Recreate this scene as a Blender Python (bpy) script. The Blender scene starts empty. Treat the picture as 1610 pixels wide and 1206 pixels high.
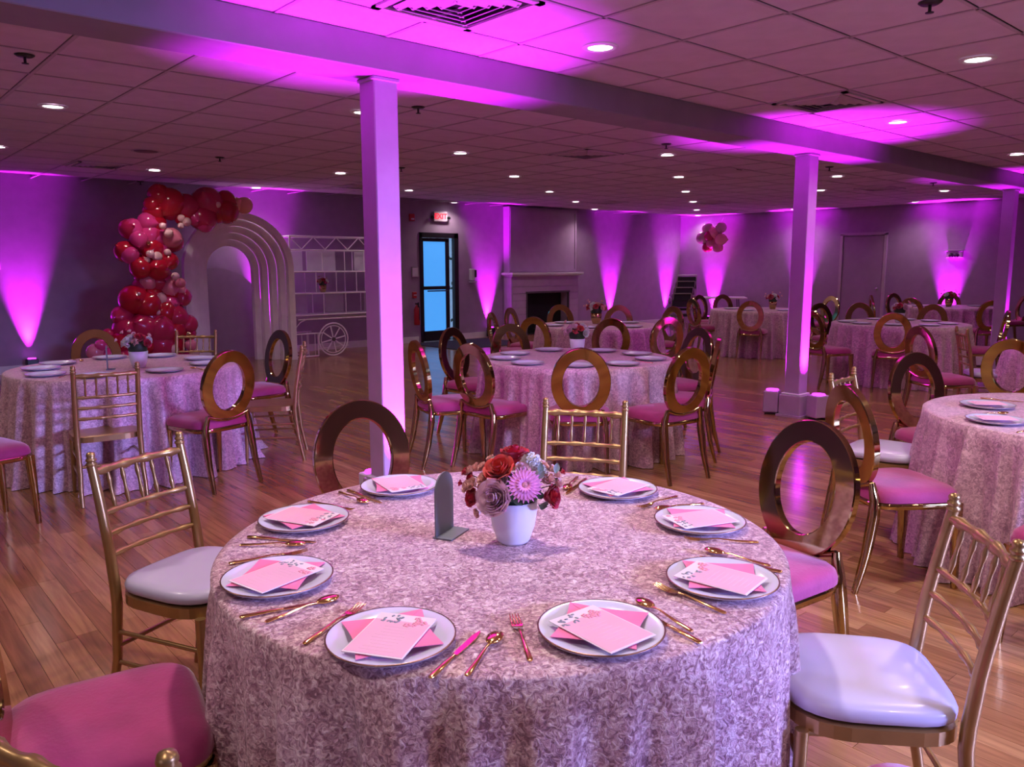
import bpy, math, random
from mathutils import Vector, Matrix, Euler
R_ = math.radians
random.seed(7)
sc = bpy.context.scene
col = sc.collection

# ------------------------------------------------------------------ camera
PITCH, ROLL, YAW, CAMH = .1465, -.0028, .8521, 1.523
fw = Vector((math.cos(PITCH)*math.cos(YAW), math.cos(PITCH)*math.sin(YAW), -math.sin(PITCH)))
rt = Vector((math.sin(YAW), -math.cos(YAW), 0)); up = rt.cross(fw)
c_, s_ = math.cos(ROLL), math.sin(ROLL)
rt, up = c_*rt + s_*up, -s_*rt + c_*up
cam = bpy.data.cameras.new('camera'); co = bpy.data.objects.new('camera', cam); col.objects.link(co)
cam.sensor_width = 36; cam.lens = 1256.28/1610*36; cam.clip_start = .05
m = Matrix((rt, up, -fw)).transposed().to_4x4(); m.translation = (0, 0, CAMH)
co.matrix_world = m
sc.camera = co

# ------------------------------------------------------------------ world, exposure
ZC, YA, XB, YF, XL = 2.777, 13.3, 17.6, -4.2, -3.2      # ceiling, back wall, right wall, front wall, left wall
w = bpy.data.worlds.new('world'); sc.world = w; w.use_nodes = True
w.node_tree.nodes['Background'].inputs[0].default_value = (.45, .6, 1, 1)
w.node_tree.nodes['Background'].inputs[1].default_value = .7
sc.view_settings.view_transform = 'Standard'; sc.view_settings.look = 'None'
sc.view_settings.gamma = 1; sc.view_settings.exposure = 0.0
sc.view_settings.use_curve_mapping = False
UP_COL = (.80, .014, 1.0)
UP_E = 1900.0
DOWN_E = 55.0
DOWN_COL = (1.0, .81, .78)
def area(name, loc, rot, sx, sy, e, c):
    l = bpy.data.lights.new(name, 'AREA'); l.shape = 'RECTANGLE'; l.size = sx; l.size_y = sy; l.energy = e; l.color = c
    o = bpy.data.objects.new(name, l); col.objects.link(o); o.location = loc; o.rotation_euler = rot
    return o
# daylight outside the two front windows
area('daylight_front', (4.9, YF-.45, 2.15), (R_(90-19), 0, R_(22)), 2.2, .7, 135, (.32, .35, 1)).data.spread = R_(52)
area('daylight_side', (XL-.5, .2, 1.7), (0, R_(-90), 0), 1.4, 1.6, 8, (.8, .5, .8))

# ------------------------------------------------------------------ materials
def lin(r, g, b):
    f = lambda v: ((v/255+.055)/1.055)**2.4 if v/255 > .04045 else v/255/12.92
    return (f(r), f(g), f(b), 1)
def mat(name, c, rough=.5, metal=0, noise=None, bump=None, sheen=0, emit=None, coat=0, trans=0, alpha=1, sss=0, spec=.5):
    m = bpy.data.materials.new(name); m.use_nodes = True; nt = m.node_tree; b = nt.nodes['Principled BSDF']
    c = tuple(c[:3])+(1,)
    b.inputs['Base Color'].default_value = c; b.inputs['Roughness'].default_value = rough; b.inputs['Metallic'].default_value = metal
    b.inputs['Specular IOR Level'].default_value = spec
    if sheen: b.inputs['Sheen Weight'].default_value = sheen; b.inputs['Sheen Roughness'].default_value = .4
    if coat: b.inputs['Coat Weight'].default_value = coat; b.inputs['Coat Roughness'].default_value = .08
    if trans: b.inputs['Transmission Weight'].default_value = trans
    if alpha < 1: b.inputs['Alpha'].default_value = alpha
    if sss: b.inputs['Subsurface Weight'].default_value = sss; b.inputs['Subsurface Scale'].default_value = .02
    if emit: b.inputs['Emission Color'].default_value = tuple(emit[0][:3])+(1,); b.inputs['Emission Strength'].default_value = emit[1]
    tc = nt.nodes.new('ShaderNodeTexCoord')
    n = nt.nodes.new('ShaderNodeTexNoise'); nt.links.new(tc.outputs['Object'], n.inputs['Vector'])
    sc_, amt = noise if noise else (6, .06)
    n.inputs['Scale'].default_value = sc_; n.inputs['Detail'].default_value = 4
    r = nt.nodes.new('ShaderNodeValToRGB')
    r.color_ramp.elements[0].position = .3; r.color_ramp.elements[1].position = .7
    r.color_ramp.elements[0].color = tuple(max(0, v*(1-amt)) for v in c[:3])+(1,)
    r.color_ramp.elements[1].color = tuple(min(1, v*(1+amt)) for v in c[:3])+(1,)
    nt.links.new(n.outputs['Fac'], r.inputs['Fac']); nt.links.new(r.outputs['Color'], b.inputs['Base Color'])
    if bump:
        n2 = nt.nodes.new('ShaderNodeTexNoise'); n2.inputs['Scale'].default_value = bump[0]; n2.inputs['Detail'].default_value = 3
        nt.links.new(tc.outputs['Object'], n2.inputs['Vector'])
        bp = nt.nodes.new('ShaderNodeBump'); bp.inputs['Strength'].default_value = bump[1]; bp.inputs['Distance'].default_value = bump[2] if len(bump) > 2 else .01
        nt.links.new(n2.outputs['Fac'], bp.inputs['Height']); nt.links.new(bp.outputs['Normal'], b.inputs['Normal'])
    return m
M = {}
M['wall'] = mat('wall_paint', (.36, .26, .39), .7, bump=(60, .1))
M['white'] = mat('white_paint', (.74, .72, .76), .45, bump=(40, .05))
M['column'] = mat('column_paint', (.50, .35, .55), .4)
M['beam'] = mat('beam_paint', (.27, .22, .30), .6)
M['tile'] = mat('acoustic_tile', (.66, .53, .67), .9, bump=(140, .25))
M['tbar'] = mat('grid_shade_grey', (.50, .40, .50), .6)  # bar colour darkened for the reveal shadow; other fittings use it as plain grey
M['tray'] = mat('plenum_dark', (.1, .08, .1), .9)
M['black'] = mat('black_metal', (.012, .011, .014), .35)
M['vent'] = mat('vent_metal', (.10, .08, .10), .5)
M['firebox_dark'] = mat('firebox_black', (.008, .007, .01), .9)  # near-black colour all over the firebox inside
M['matrug'] = mat('door_mat', (.02, .02, .035), .95, bump=(200, .4))
M['gold'] = mat('mirror_gold', (.50, .38, .16), .07, 1, noise=(3, .05))
M['gold2'] = mat('painted_gold', (.42, .27, .11), .33, .75, noise=(12, .12))
M['cutlery'] = mat('polished_gold', (.90, .60, .22), .12, 1)
M['magenta'] = mat('magenta_velvet', (.34, .028, .14), .75, sheen=.5, noise=(9, .15), bump=(90, .12))
M['cushion'] = mat('white_vinyl', (.52, .50, .66), .32, coat=.1, noise=(2, .02))
M['plate'] = mat('white_melamine', (.62, .64, .80), .22, coat=.3, noise=(2, .02))
M['rim'] = mat('plate_gold_rim', (.30, .16, .12), .3, .8)
M['card'] = mat('pale_pink_card', (.78, .42, .57), .6)
M['cardw'] = mat('card_edge', (.80, .68, .76), .6)
M['napkin'] = mat('hot_pink_paper', (.83, .20, .42), .65, noise=(12, .08))
M['ink_grey'] = mat('grey_print', (.22, .24, .30), .7)
M['ink_pink'] = mat('rose_print', (.80, .30, .42), .7)
M['ink_text'] = mat('text_print', (.80, .47, .60), .7)
M['stand'] = mat('grey_sign_back', (.16, .18, .21), .55)
M['vase'] = mat('white_ceramic', (.74, .76, .86), .28, coat=.3)
M['red_rose'] = mat('crimson_petal', (.50, .012, .05), .55, sheen=.3, noise=(40, .25), sss=.05)
M['coral_rose'] = mat('scarlet_petal', (.62, .05, .045), .55, sheen=.3, noise=(40, .25), sss=.05)
M['lav_rose'] = mat('dusty_pink_petal', (.74, .48, .60), .6, sheen=.2, noise=(40, .1))
M['gerb'] = mat('gerbera_petal', (.80, .26, .58), .5, noise=(60, .15), sss=.05)
M['gerb_c'] = mat('gerbera_heart', (.72, .28, .32), .8, noise=(200, .4))
M['carn'] = mat('white_petal', (.78, .76, .78), .6, noise=(40, .08), sss=.05)
M['bud'] = mat('blush_petal', (.76, .46, .42), .55, noise=(60, .12), sss=.05)
M['leaf'] = mat('dark_leaf', (.02, .045, .02), .5, noise=(30, .3))
M['sage'] = mat('sage_leaf', (.30, .38, .33), .6, noise=(30, .2))
for n_, c_b in dict(b_red=(.50, .006, .03), b_crim=(.52, .015, .09), b_hot=(.68, .045, .24), b_pink=(.72, .20, .30), b_light=(.80, .50, .52), b_coral=(1.0, .42, .38)).items():
    M[n_] = mat('balloon_'+n_[2:], c_b, .18, coat=.5, noise=(2, .03))
M['b_gold'] = mat('balloon_chrome', (.75, .5, .4), .12, 1)
M['glassblue'] = mat('frosted_glass_glow', (.05, .16, .34), .25, emit=((.055, .28, .72), 1.25))  # pane's own blue glow stands in for daylight coming through
M['clear'] = mat('clear_glass', (.5, .75, .85), .1, emit=((.12, .34, .42), .55), noise=(25, .6))
M['exit_red'] = mat('exit_letters', (.8, .02, .03), .4, emit=((1, .02, .05), 1.5))
M['lamp'] = mat('led_disc', (1, 1, 1), .4, emit=((1, .88, .90), 9.0))
M['uplens'] = mat('uplight_lens', (.8, .05, .9), .2, emit=((.75, .03, 1), 5.0))
M['red'] = mat('red_enamel', (.45, .02, .03), .35)
M['steel'] = mat('brushed_steel', (.6, .6, .62), .3, 1)
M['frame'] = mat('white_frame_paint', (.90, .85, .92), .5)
M['panelw'] = mat('white_acrylic', (.66, .62, .70), .3)
M['tabletop'] = mat('folding_plastic', (.7, .62, .72), .5)
M['tree'] = mat('garden_green', (.05, .12, .05), .8, noise=(20, .5))

def velvet(name, a, m_, b_, bs=.8, sheen=.35, scale=75, rough=.42):
    m = bpy.data.materials.new(name); m.use_nodes = True; nt = m.node_tree; b = nt.nodes['Principled BSDF']; L = nt.links.new
    b.inputs['Roughness'].default_value = rough; b.inputs['Sheen Weight'].default_value = sheen; b.inputs['Sheen Roughness'].default_value = .3
    b.inputs['Sheen Tint'].default_value = (1, .85, .92, 1)
    tc = nt.nodes.new('ShaderNodeTexCoord')
    def noise(sc_, det, ro, dist):
        n = nt.nodes.new('ShaderNodeTexNoise'); n.inputs['Scale'].default_value = sc_; n.inputs['Detail'].default_value = det
        n.inputs['Roughness'].default_value = ro; n.inputs['Distortion'].default_value = dist; L(tc.outputs['Object'], n.inputs['Vector']); return n.outputs['Fac']
    n1 = noise(scale, 5, .62, 1.2); n2 = noise(9, 3, .5, .3)
    mx = nt.nodes.new('ShaderNodeMath'); mx.operation = 'MULTIPLY_ADD'; L(n2, mx.inputs[0]); mx.inputs[1].default_value = .22; 
    sb = nt.nodes.new('ShaderNodeMath'); sb.operation = 'SUBTRACT'; L(n1, sb.inputs[0]); sb.inputs[1].default_value = .11; L(sb.outputs[0], mx.inputs[2])
    r = nt.nodes.new('ShaderNodeValToRGB'); e = r.color_ramp.elements
    e[0].position = .38; e[0].color = tuple(a)+(1,); e[1].position = .66; e[1].color = tuple(b_)+(1,); q = e.new(.50); q.color = tuple(m_)+(1,)  # pale end of the ramp paints nap highlights into the colour as flecks
    L(mx.outputs[0], r.inputs['Fac']); L(r.outputs['Color'], b.inputs['Base Color'])
    bp = nt.nodes.new('ShaderNodeBump'); bp.inputs['Strength'].default_value = bs; bp.inputs['Distance'].default_value = .008
    L(n1, bp.inputs['Height']); L(bp.outputs['Normal'], b.inputs['Normal'])
    return m
M['velvet'] = velvet('crushed_velvet', (.27, .12, .17), (.60, .35, .42), (1.0, .80, .83), 1.0, .35, 72, .33)
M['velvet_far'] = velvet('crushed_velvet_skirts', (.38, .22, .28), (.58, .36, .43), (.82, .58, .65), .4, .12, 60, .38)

def wood(name, per_object):
    m = bpy.data.materials.new(name); m.use_nodes = True; nt = m.node_tree; b = nt.nodes['Principled BSDF']; L = nt.links.new
    b.inputs['Roughness'].default_value = .26; b.inputs['Coat Weight'].default_value = .25; b.inputs['Coat Roughness'].default_value = .16
    if per_object:
        a = nt.nodes.new('ShaderNodeObjectInfo').outputs['Random']
    else:
        at = nt.nodes.new('ShaderNodeAttribute'); at.attribute_name = 'tone'; a = at.outputs['Fac']
    g = nt.nodes.new('ShaderNodeNewGeometry')
    mp = nt.nodes.new('ShaderNodeMapping'); mp.inputs['Scale'].default_value = (26, 1.6, 1); L(g.outputs['Position'], mp.inputs['Vector'])
    n = nt.nodes.new('ShaderNodeTexNoise'); n.inputs['Scale'].default_value = 1.7; n.inputs['Detail'].default_value = 6; n.inputs['Distortion'].default_value = .6
    L(mp.outputs[0], n.inputs['Vector'])
    r = nt.nodes.new('ShaderNodeValToRGB'); e = r.color_ramp.elements
    e[0].position = 0; e[0].color = (.27, .12, .048, 1); e[1].position = 1; e[1].color = (.47, .26, .11, 1)
    x = e.new(.5); x.color = (.36, .175, .07, 1)
    L(a, r.inputs['Fac'])
    r2 = nt.nodes.new('ShaderNodeValToRGB'); f = r2.color_ramp.elements
    f[0].position = .3; f[0].color = (.62, .58, .55, 1); f[1].position = .7; f[1].color = (1.1, 1.08, 1.05, 1)
    L(n.outputs['Fac'], r2.inputs['Fac'])
    mx = nt.nodes.new('ShaderNodeMixRGB'); mx.blend_type = 'MULTIPLY'; mx.inputs[0].default_value = 1
    L(r.outputs[0], mx.inputs[1]); L(r2.outputs[0], mx.inputs[2]); L(mx.outputs[0], b.inputs['Base Color'])
    n3 = nt.nodes.new('ShaderNodeTexNoise'); n3.inputs['Scale'].default_value = 2.2; n3.inputs['Detail'].default_value = 5
    L(g.outputs['Position'], n3.inputs['Vector'])
    mr = nt.nodes.new('ShaderNodeMapRange'); mr.inputs['To Min'].default_value = .15; mr.inputs['To Max'].default_value = .30
    L(n3.outputs['Fac'], mr.inputs[0]); L(mr.outputs[0], b.inputs['Roughness'])
    return m
M['wood'] = wood('oak_strip', True); M['wood_stuff'] = wood('oak_strip_joined', False)
M['gap'] = mat('floor_gap', (.05, .025, .015), .8)

# ------------------------------------------------------------------ mesh helpers
class MB:
    def __init__(s): s.v = []; s.f = []; s.sm = []
    def add(s, v, f, smooth=False):
        k = len(s.v); s.v += [tuple(p) for p in v]; s.f += [tuple(i+k for i in q) for q in f]; s.sm += [smooth]*len(f); return s
    def box(s, c, d, rot=None, bev=0):
        x, y, z = d[0]/2, d[1]/2, d[2]/2
        if bev:
            b = min(bev, x*.9, y*.9, z*.9); v = []
            for sz in (-1, 1):
                for (px, py) in ((-1, -1), (1, -1), (1, 1), (-1, 1)):
                    v += [Vector((px*(x-b), py*(y-b), sz*z)), Vector((px*x, py*(y-b), sz*(z-b))), Vector((px*(x-b), py*y, sz*(z-b)))]
            f = [(0, 9, 6, 3), (12, 15, 18, 21), (1, 4, 16, 13)[:0] or (4, 7, 19, 16), (10, 1, 13, 22), (2, 5, 17, 14), (8, 11, 23, 20)]
            # edge strips, bottom and top
            f += [(0, 3, 5, 2), (3, 6, 7, 4), (6, 9, 11, 8), (9, 0, 1, 10), (12, 14, 17, 15), (15, 16, 19, 18), (18, 20, 23, 21), (21, 22, 13, 12)]
            f += [(1, 2, 14, 13), (5, 4, 16, 17), (7, 8, 20, 19), (11, 10, 22, 23)]
            f += [(0, 2, 1), (3, 4, 5), (6, 8, 7), (9, 10, 11), (12, 13, 14), (15, 17, 16), (18, 19, 20), (21, 23, 22)]
        else:
            v = [Vector((sx*x, sy*y, sz*z)) for sz in (-1, 1) for sx, sy in ((-1, -1), (1, -1), (1, 1), (-1, 1))]
            f = [(0, 3, 2, 1), (4, 5, 6, 7), (0, 1, 5, 4), (1, 2, 6, 5), (2, 3, 7, 6), (3, 0, 4, 7)]
        if rot is not None:
            e = Euler(rot).to_matrix() if not isinstance(rot, Matrix) else rot; v = [e @ p for p in v]
        C = Vector(c); return s.add([p+C for p in v], f)
    def tube(s, pts, rad, n=8, cap=True, smooth=True, flat=None):
        P = [Vector(p) for p in pts]; k = len(P)
        if not isinstance(rad, (list, tuple)): rad = [rad]*k
        v = []; prev = None
        for i, p in enumerate(P):
            t = (P[min(i+1, k-1)]-P[max(i-1, 0)]).normalized()
            if prev is None:
                a = Vector((0, 0, 1)) if abs(t.z) < .9 else Vector((1, 0, 0))
                u = t.cross(a).normalized()
            else:
                u = (prev - t*prev.dot(t)).normalized()
            prev = u; w_ = t.cross(u)
            for j in range(n):
                a = 2*math.pi*(j+.5)/n
                v.append(p + u*math.cos(a)*rad[i] + w_*math.sin(a)*rad[i]*(flat or 1))
        f = [(i*n+j, i*n+(j+1) % n, (i+1)*n+(j+1) % n, (i+1)*n+j) for i in range(k-1) for j in range(n)]
        s.add(v, f, smooth)
        if cap: s.add(v[:n], [tuple(range(n))[::-1]]); s.add(v[-n:], [tuple(range(n))])
        return s
    def lathe(s, prof, n=24, c=(0, 0, 0), smooth=True):
        C = Vector(c); v = [C+Vector((r*math.cos(2*math.pi*j/n), r*math.sin(2*math.pi*j/n), z)) for r, z in prof for j in range(n)]
        f = [(i*n+j, i*n+(j+1) % n, (i+1)*n+(j+1) % n, (i+1)*n+j) for i in range(len(prof)-1) for j in range(n)]
        return s.add(v, f, smooth)
    def prism(s, poly, t0, t1, plane='xy'):
        k = len(poly)
        g = {'xy': lambda a, b, t: (a, b, t), 'xz': lambda a, b, t: (a, t, b), 'yz': lambda a, b, t: (t, a, b)}[plane]
        v = [g(a, b, t0) for a, b in poly]+[g(a, b, t1) for a, b in poly]
        return s.add(v, [tuple(range(k))[::-1], tuple(range(k, 2*k))]+[(i, (i+1) % k, k+(i+1) % k, k+i) for i in range(k)])
    def sphere(s, c, r, n=12, m_=8, sc_=(1, 1, 1), rot=None):
        v = [(0, 0, -1)]+[(math.sin(math.pi*i/m_)*math.cos(2*math.pi*j/n), math.sin(math.pi*i/m_)*math.sin(2*math.pi*j/n), -math.cos(math.pi*i/m_)) for i in range(1, m_) for j in range(n)]+[(0, 0, 1)]
        f = [(0, 1+(j+1) % n, 1+j) for j in range(n)]
        f += [(1+i*n+j, 1+i*n+(j+1) % n, 1+(i+1)*n+(j+1) % n, 1+(i+1)*n+j) for i in range(m_-2) for j in range(n)]
        l = len(v)-1; f += [(1+(m_-2)*n+j, 1+(m_-2)*n+(j+1) % n, l) for j in range(n)]
        C = Vector(c); e = Euler(rot).to_matrix() if rot else Matrix.Identity(3)
        return s.add([C+e@Vector((p[0]*r*sc_[0], p[1]*r*sc_[1], p[2]*r*sc_[2])) for p in v], f, True)
    def grid(s, fn, nu, nv, smooth=True, closed=False):
        v = [fn(i, j) for i in range(nu) for j in range(nv)]
        J = nv if closed else nv-1
        f = [(i*nv+j, i*nv+(j+1) % nv, (i+1)*nv+(j+1) % nv, (i+1)*nv+j) for i in range(nu-1) for j in range(J)]
        return s.add(v, f, smooth)
    def mesh(s, name, m):
        me = bpy.data.meshes.new(name); me.from_pydata(s.v, [], s.f); me.materials.append(m)
        me.polygons.foreach_set('use_smooth', s.sm); me.update(); return me
    def build(s, name, m, parent=None, kind=None, label=None):
        o = bpy.data.objects.new(name, s.mesh(name, M[m] if isinstance(m, str) else m)); col.objects.link(o)
        if parent is not None: o.parent = parent
        if kind: o['kind'] = kind
        if label: o['label'] = label
        return o
def tag(o, label, cat, group=None, kind=None):
    o['label'] = label
    if cat: o['category'] = cat
    if group: o['group'] = group
    if kind: o['kind'] = kind
    return o
def empty(name, loc=(0, 0, 0), rz=0):
    o = bpy.data.objects.new(name, None); o.empty_display_size = .1; col.objects.link(o); o.location = loc; o.rotation_euler = (0, 0, rz); return o
def thing(name, label, cat, loc=(0, 0, 0), rz=0, group=None): return tag(empty(name, loc, rz), label, cat, group)
KIDS = {}
def kids(o):
    return [c for c in o.children]
def copy_tree(o, parent=None):
    c = o.copy(); col.objects.link(c)
    if parent is not None: c.parent = parent
    for ch in o.children: copy_tree(ch, c)
    return c
def setat(o, x, y, z=0, rz=0): o.location = (x, y, z); o.rotation_euler = (0, 0, rz); return o
def shell(name, label=None): 
    o = empty(name); o['kind'] = 'structure'
    if label: o['label'] = label
    return o

# ------------------------------------------------------------------ room shell
mb = MB(); mb.box(((XL+XB)/2, (YF+YA)/2, -.11), (XB-XL+.6, YA-YF+.6, .2))
floor = mb.build('floor', 'gap', kind='structure'); floor['label'] = 'brown oak strip floor'
def inv(p):
    d = Vector(p)-Vector((0, 0, CAMH)); z = d.dot(fw)
    if z < .3: return None
    return (805+1256.28*d.dot(rt)/z, 603-1256.28*d.dot(up)/z, z)
PW = .083
planks = []
i = 0; x = XL
rp = random.Random(3)
while x < XB:
    y = YF - rp.random()*1.2
    while y < YA:
        L_ = rp.choice((.6, .75, .9, 1.05, 1.2))
        y0, y1 = max(y, YF), min(y+L_, YA)
        if y1-y0 > .05: planks.append((x+PW/2, (y0+y1)/2, y1-y0))
        y += L_
    x += PW
def pscore(p):
    if math.hypot(p[0]-1.39, p[1]-1.65) < .75: return 0
    q = inv((p[0], p[1], 0))
    if q is None or not (-60 < q[0] < 1670) or not (-60 < q[1] < 1290): return 0
    return 1/q[2]**2
sc_p = sorted(range(len(planks)), key=lambda k: -pscore(planks[k]))
near = set(sc_p[:300])
pm = {}
for k in sorted(near):
    cx_, cy_, l_ = planks[k]; key = round(l_, 2)
    if key not in pm: pm[key] = MB().box((0, 0, -.005), (PW-.0016, key-.0016, .01)).mesh('floor_board', M['wood'])
    o = bpy.data.objects.new('floor_board', pm[key]); col.objects.link(o); o.parent = floor; o.location = (cx_, cy_, 0)
mb = MB(); tones = []
for k, (cx_, cy_, l_) in enumerate(planks):
    if k in near: continue
    mb.box((cx_, cy_, -.005), (PW-.0016, l_-.0016, .01)); tones += [rp.random()]*6
o = mb.build('floor_boards', 'wood_stuff', floor, 'stuff')
a_ = o.data.attributes.new('tone', 'FLOAT', 'FACE'); a_.data.foreach_set('value', tones)

# ceiling
mb = MB(); mb.box(((XL+XB)/2, (YF+YA)/2, ZC+.15), (XB-XL+.6, YA-YF+.6, .2))
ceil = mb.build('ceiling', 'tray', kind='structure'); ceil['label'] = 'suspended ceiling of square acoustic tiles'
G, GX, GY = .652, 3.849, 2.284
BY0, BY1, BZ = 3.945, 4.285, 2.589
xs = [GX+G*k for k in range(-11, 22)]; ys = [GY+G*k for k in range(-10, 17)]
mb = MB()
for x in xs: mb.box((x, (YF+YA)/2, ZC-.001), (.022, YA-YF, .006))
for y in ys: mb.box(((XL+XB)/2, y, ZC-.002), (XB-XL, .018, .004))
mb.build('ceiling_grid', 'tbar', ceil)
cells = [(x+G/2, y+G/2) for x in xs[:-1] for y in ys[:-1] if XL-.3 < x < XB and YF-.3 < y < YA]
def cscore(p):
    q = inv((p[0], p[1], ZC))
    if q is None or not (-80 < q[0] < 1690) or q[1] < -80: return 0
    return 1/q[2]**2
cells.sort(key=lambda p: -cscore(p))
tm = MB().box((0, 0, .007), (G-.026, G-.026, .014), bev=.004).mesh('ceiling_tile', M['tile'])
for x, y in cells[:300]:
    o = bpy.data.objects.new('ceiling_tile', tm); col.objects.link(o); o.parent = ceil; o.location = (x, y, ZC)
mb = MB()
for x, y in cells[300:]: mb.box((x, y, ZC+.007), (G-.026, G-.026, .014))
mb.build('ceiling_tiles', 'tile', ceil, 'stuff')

# walls
mb = MB(); D0, D1, DZ = 9.20, 10.16, 2.18
mb.box(((XL+D0)/2, YA+.1, ZC/2), (D0-XL, .2, ZC)).box(((D1+XB)/2, YA+.1, ZC/2), (XB-D1, .2, ZC)).box(((D0+D1)/2, YA+.1, (DZ+ZC)/2), (D1-D0, .2, ZC-DZ))
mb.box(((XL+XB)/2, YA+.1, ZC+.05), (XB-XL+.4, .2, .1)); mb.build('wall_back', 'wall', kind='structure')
mb = MB(); mb.box((XB+.1, (YF+YA)/2, ZC/2), (.2, YA-YF, ZC)).box((XB+.1, (YF+YA)/2, ZC+.05), (.2, YA-YF+.4, .1)); mb.build('wall_right', 'wall', kind='structure')
mb = MB(); w0, w1, z0, z1 = -.7, 1.1, .9, 2.4
mb.box((XL-.1, (YF+w0)/2, ZC/2), (.2, w0-YF, ZC)).box((XL-.1, (w1+YA)/2, ZC/2), (.2, YA-w1, ZC)).box((XL-.1, (w0+w1)/2, z0/2), (.2, w1-w0, z0)).box((XL-.1, (w0+w1)/2, (z1+ZC)/2), (.2, w1-w0, ZC-z1))
mb.box((XL-.1, (YF+YA)/2, ZC+.05), (.2, YA-YF+.4, .1)); mb.build('wall_left', 'wall', kind='structure')
mb = MB(); v0, v1, z2, z3 = 3.5, 6.0, .9, 2.5
mb.box(((XL+v0)/2, YF-.1, ZC/2), (v0-XL, .2, ZC)).box(((v1+XB)/2, YF-.1, ZC/2), (XB-v1, .2, ZC)).box(((v0+v1)/2, YF-.1, z2/2), (v1-v0, .2, z2)).box(((v0+v1)/2, YF-.1, (z3+ZC)/2), (v1-v0, .2, ZC-z3))
mb.box(((XL+XB)/2, YF-.1, ZC+.05), (XB-XL+.4, .2, .1)); mb.build('wall_front', 'wall', kind='structure')
wn = shell('window_1'); mb = MB()
for x in (v0+.03, (v0+v1)/2, v1-.03): mb.box((x, YF-.06, (z2+z3)/2), (.06, .06, z3-z2))
for z in (z2+.03, z3-.03): mb.box(((v0+v1)/2, YF-.06, z), (v1-v0, .06, .06))
mb.build('window_frame', 'white', wn)
wn = shell('window_2'); mb = MB()
for y in (w0+.03, (w0+w1)/2, w1-.03): mb.box((XL-.06, y, (z0+z1)/2), (.06, .06, z1-z0))
for z in (z0+.03, z1-.03): mb.box((XL-.06, (w0+w1)/2, z), (.06, w1-w0, .06))
mb.build('window_frame', 'white', wn)
mb = MB(); mb.box(((XL+D0)/2-.03, YA-.012, .06), (D0-XL-.06, .024, .12)); mb.box(((D1+11.37)/2, YA-.012, .06), (11.37-D1, .024, .12)); mb.box(((13.5+XB)/2, YA-.012, .06), (XB-13.5, .024, .12))
mb.build('baseboard_back', 'white', kind='structure')
mb = MB(); mb.box((XB-.012, 4, .06), (.024, 7.7*2-1, .12)); mb.build('baseboard_right', 'wall', kind='structure')
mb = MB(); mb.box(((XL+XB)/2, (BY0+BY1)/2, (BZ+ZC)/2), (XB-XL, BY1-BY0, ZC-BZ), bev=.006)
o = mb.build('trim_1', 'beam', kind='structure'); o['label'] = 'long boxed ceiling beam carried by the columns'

# ------------------------------------------------------------------ columns
CW = .16
def column(x, label):
    t = thing('support_column', label, 'column', (x, 4.14, 0), 0, 'square columns under the ceiling beam')
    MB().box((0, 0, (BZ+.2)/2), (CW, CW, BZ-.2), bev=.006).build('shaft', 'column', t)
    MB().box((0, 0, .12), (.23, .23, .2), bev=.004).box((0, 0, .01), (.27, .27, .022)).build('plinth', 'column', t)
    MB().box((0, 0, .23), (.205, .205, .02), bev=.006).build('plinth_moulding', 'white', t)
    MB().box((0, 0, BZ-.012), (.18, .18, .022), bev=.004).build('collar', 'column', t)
    return t
column(2.60, 'pale square column between the sign stand table and the far left table')
column(7.45, 'pale square column standing beside two small uplight boxes with plinth in full view')
column(13.2, 'pale square column farthest along the beam')

# ------------------------------------------------------------------ uplights
def uplight(x, y, aim, label, energy=UP_E, size=40, body='black', blend=.9, sc_=1.0, rz=0):
    t = thing('uplight', label, 'uplight', (x, y, 0), rz, 'magenta floor uplights')
    s = .15*sc_
    MB().box((0, 0, .105*sc_+.012), (s, s*.85, .19*sc_), bev=.008).build('housing', body, t)
    MB().lathe([(0, .001), (s*.32, .001), (s*.36, .012), (s*.36, 0), (0, 0)], 16, (0, 0, .20*sc_+.013)).build('lens', 'uplens', t)
    MB().box((-s*.3, 0, .006), (.02, s*.7, .012)).box((s*.3, 0, .006), (.02, s*.7, .012)).build('foot_rail', 'black', t)
    l = bpy.data.lights.new('uplight_beam', 'SPOT'); l.energy = energy; l.color = UP_COL; l.spot_size = R_(size); l.spot_blend = blend; l.shadow_soft_size = .03
    o = bpy.data.objects.new('uplight_beam', l); col.objects.link(o); o.parent = t; n_ = Vector((aim[0], aim[1], 0)); n_ = n_.normalized()*.05 if n_.length else n_; n_ = Matrix.Rotation(-rz, 3, 'Z') @ n_; o.location = (n_.x, n_.y, .235*sc_)
    d = Matrix.Rotation(-rz, 3, 'Z') @ Vector((aim[0], aim[1], 1)); o.rotation_euler = d.to_track_quat('-Z', 'Y').to_euler()
    return t
wa = YA-.13
uplight(2.33, wa, (0, .03), 'floor uplight throwing a magenta beam on the wall at the far left end')
uplight(5.95, YA-.16, (0, .03), 'floor uplight hidden behind the white arch backdrop')
uplight(10.93, wa, (0, .03), 'black floor uplight between the glass door and the fireplace')
uplight(14.85, wa, (0, .03), 'floor uplight on the wall just past the fireplace')
uplight(17.0, wa, (.01, .02), 'floor uplight behind the stacked black chairs in the room corner')
wb = XB-.13
uplight(wb, 12.2, (.03, 0), 'floor uplight on the side wall below the hanging balloon cluster')
uplight(wb, 9.75, (.03, 0), 'floor uplight on the side wall seen beside the middle column')
uplight(wb, 6.5, (.03, 0), 'floor uplight on the side wall below the emergency light')
uplight(2.62, 4.14-.21, (0, .03), 'uplight at the foot of the nearest column, lighting its bright face', UP_E*.72, 60, 'white', 1)
uplight(2.62, 4.14+.21, (0, -.03), 'uplight behind the nearest column', UP_E*.42, 60, 'white', 1)
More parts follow.
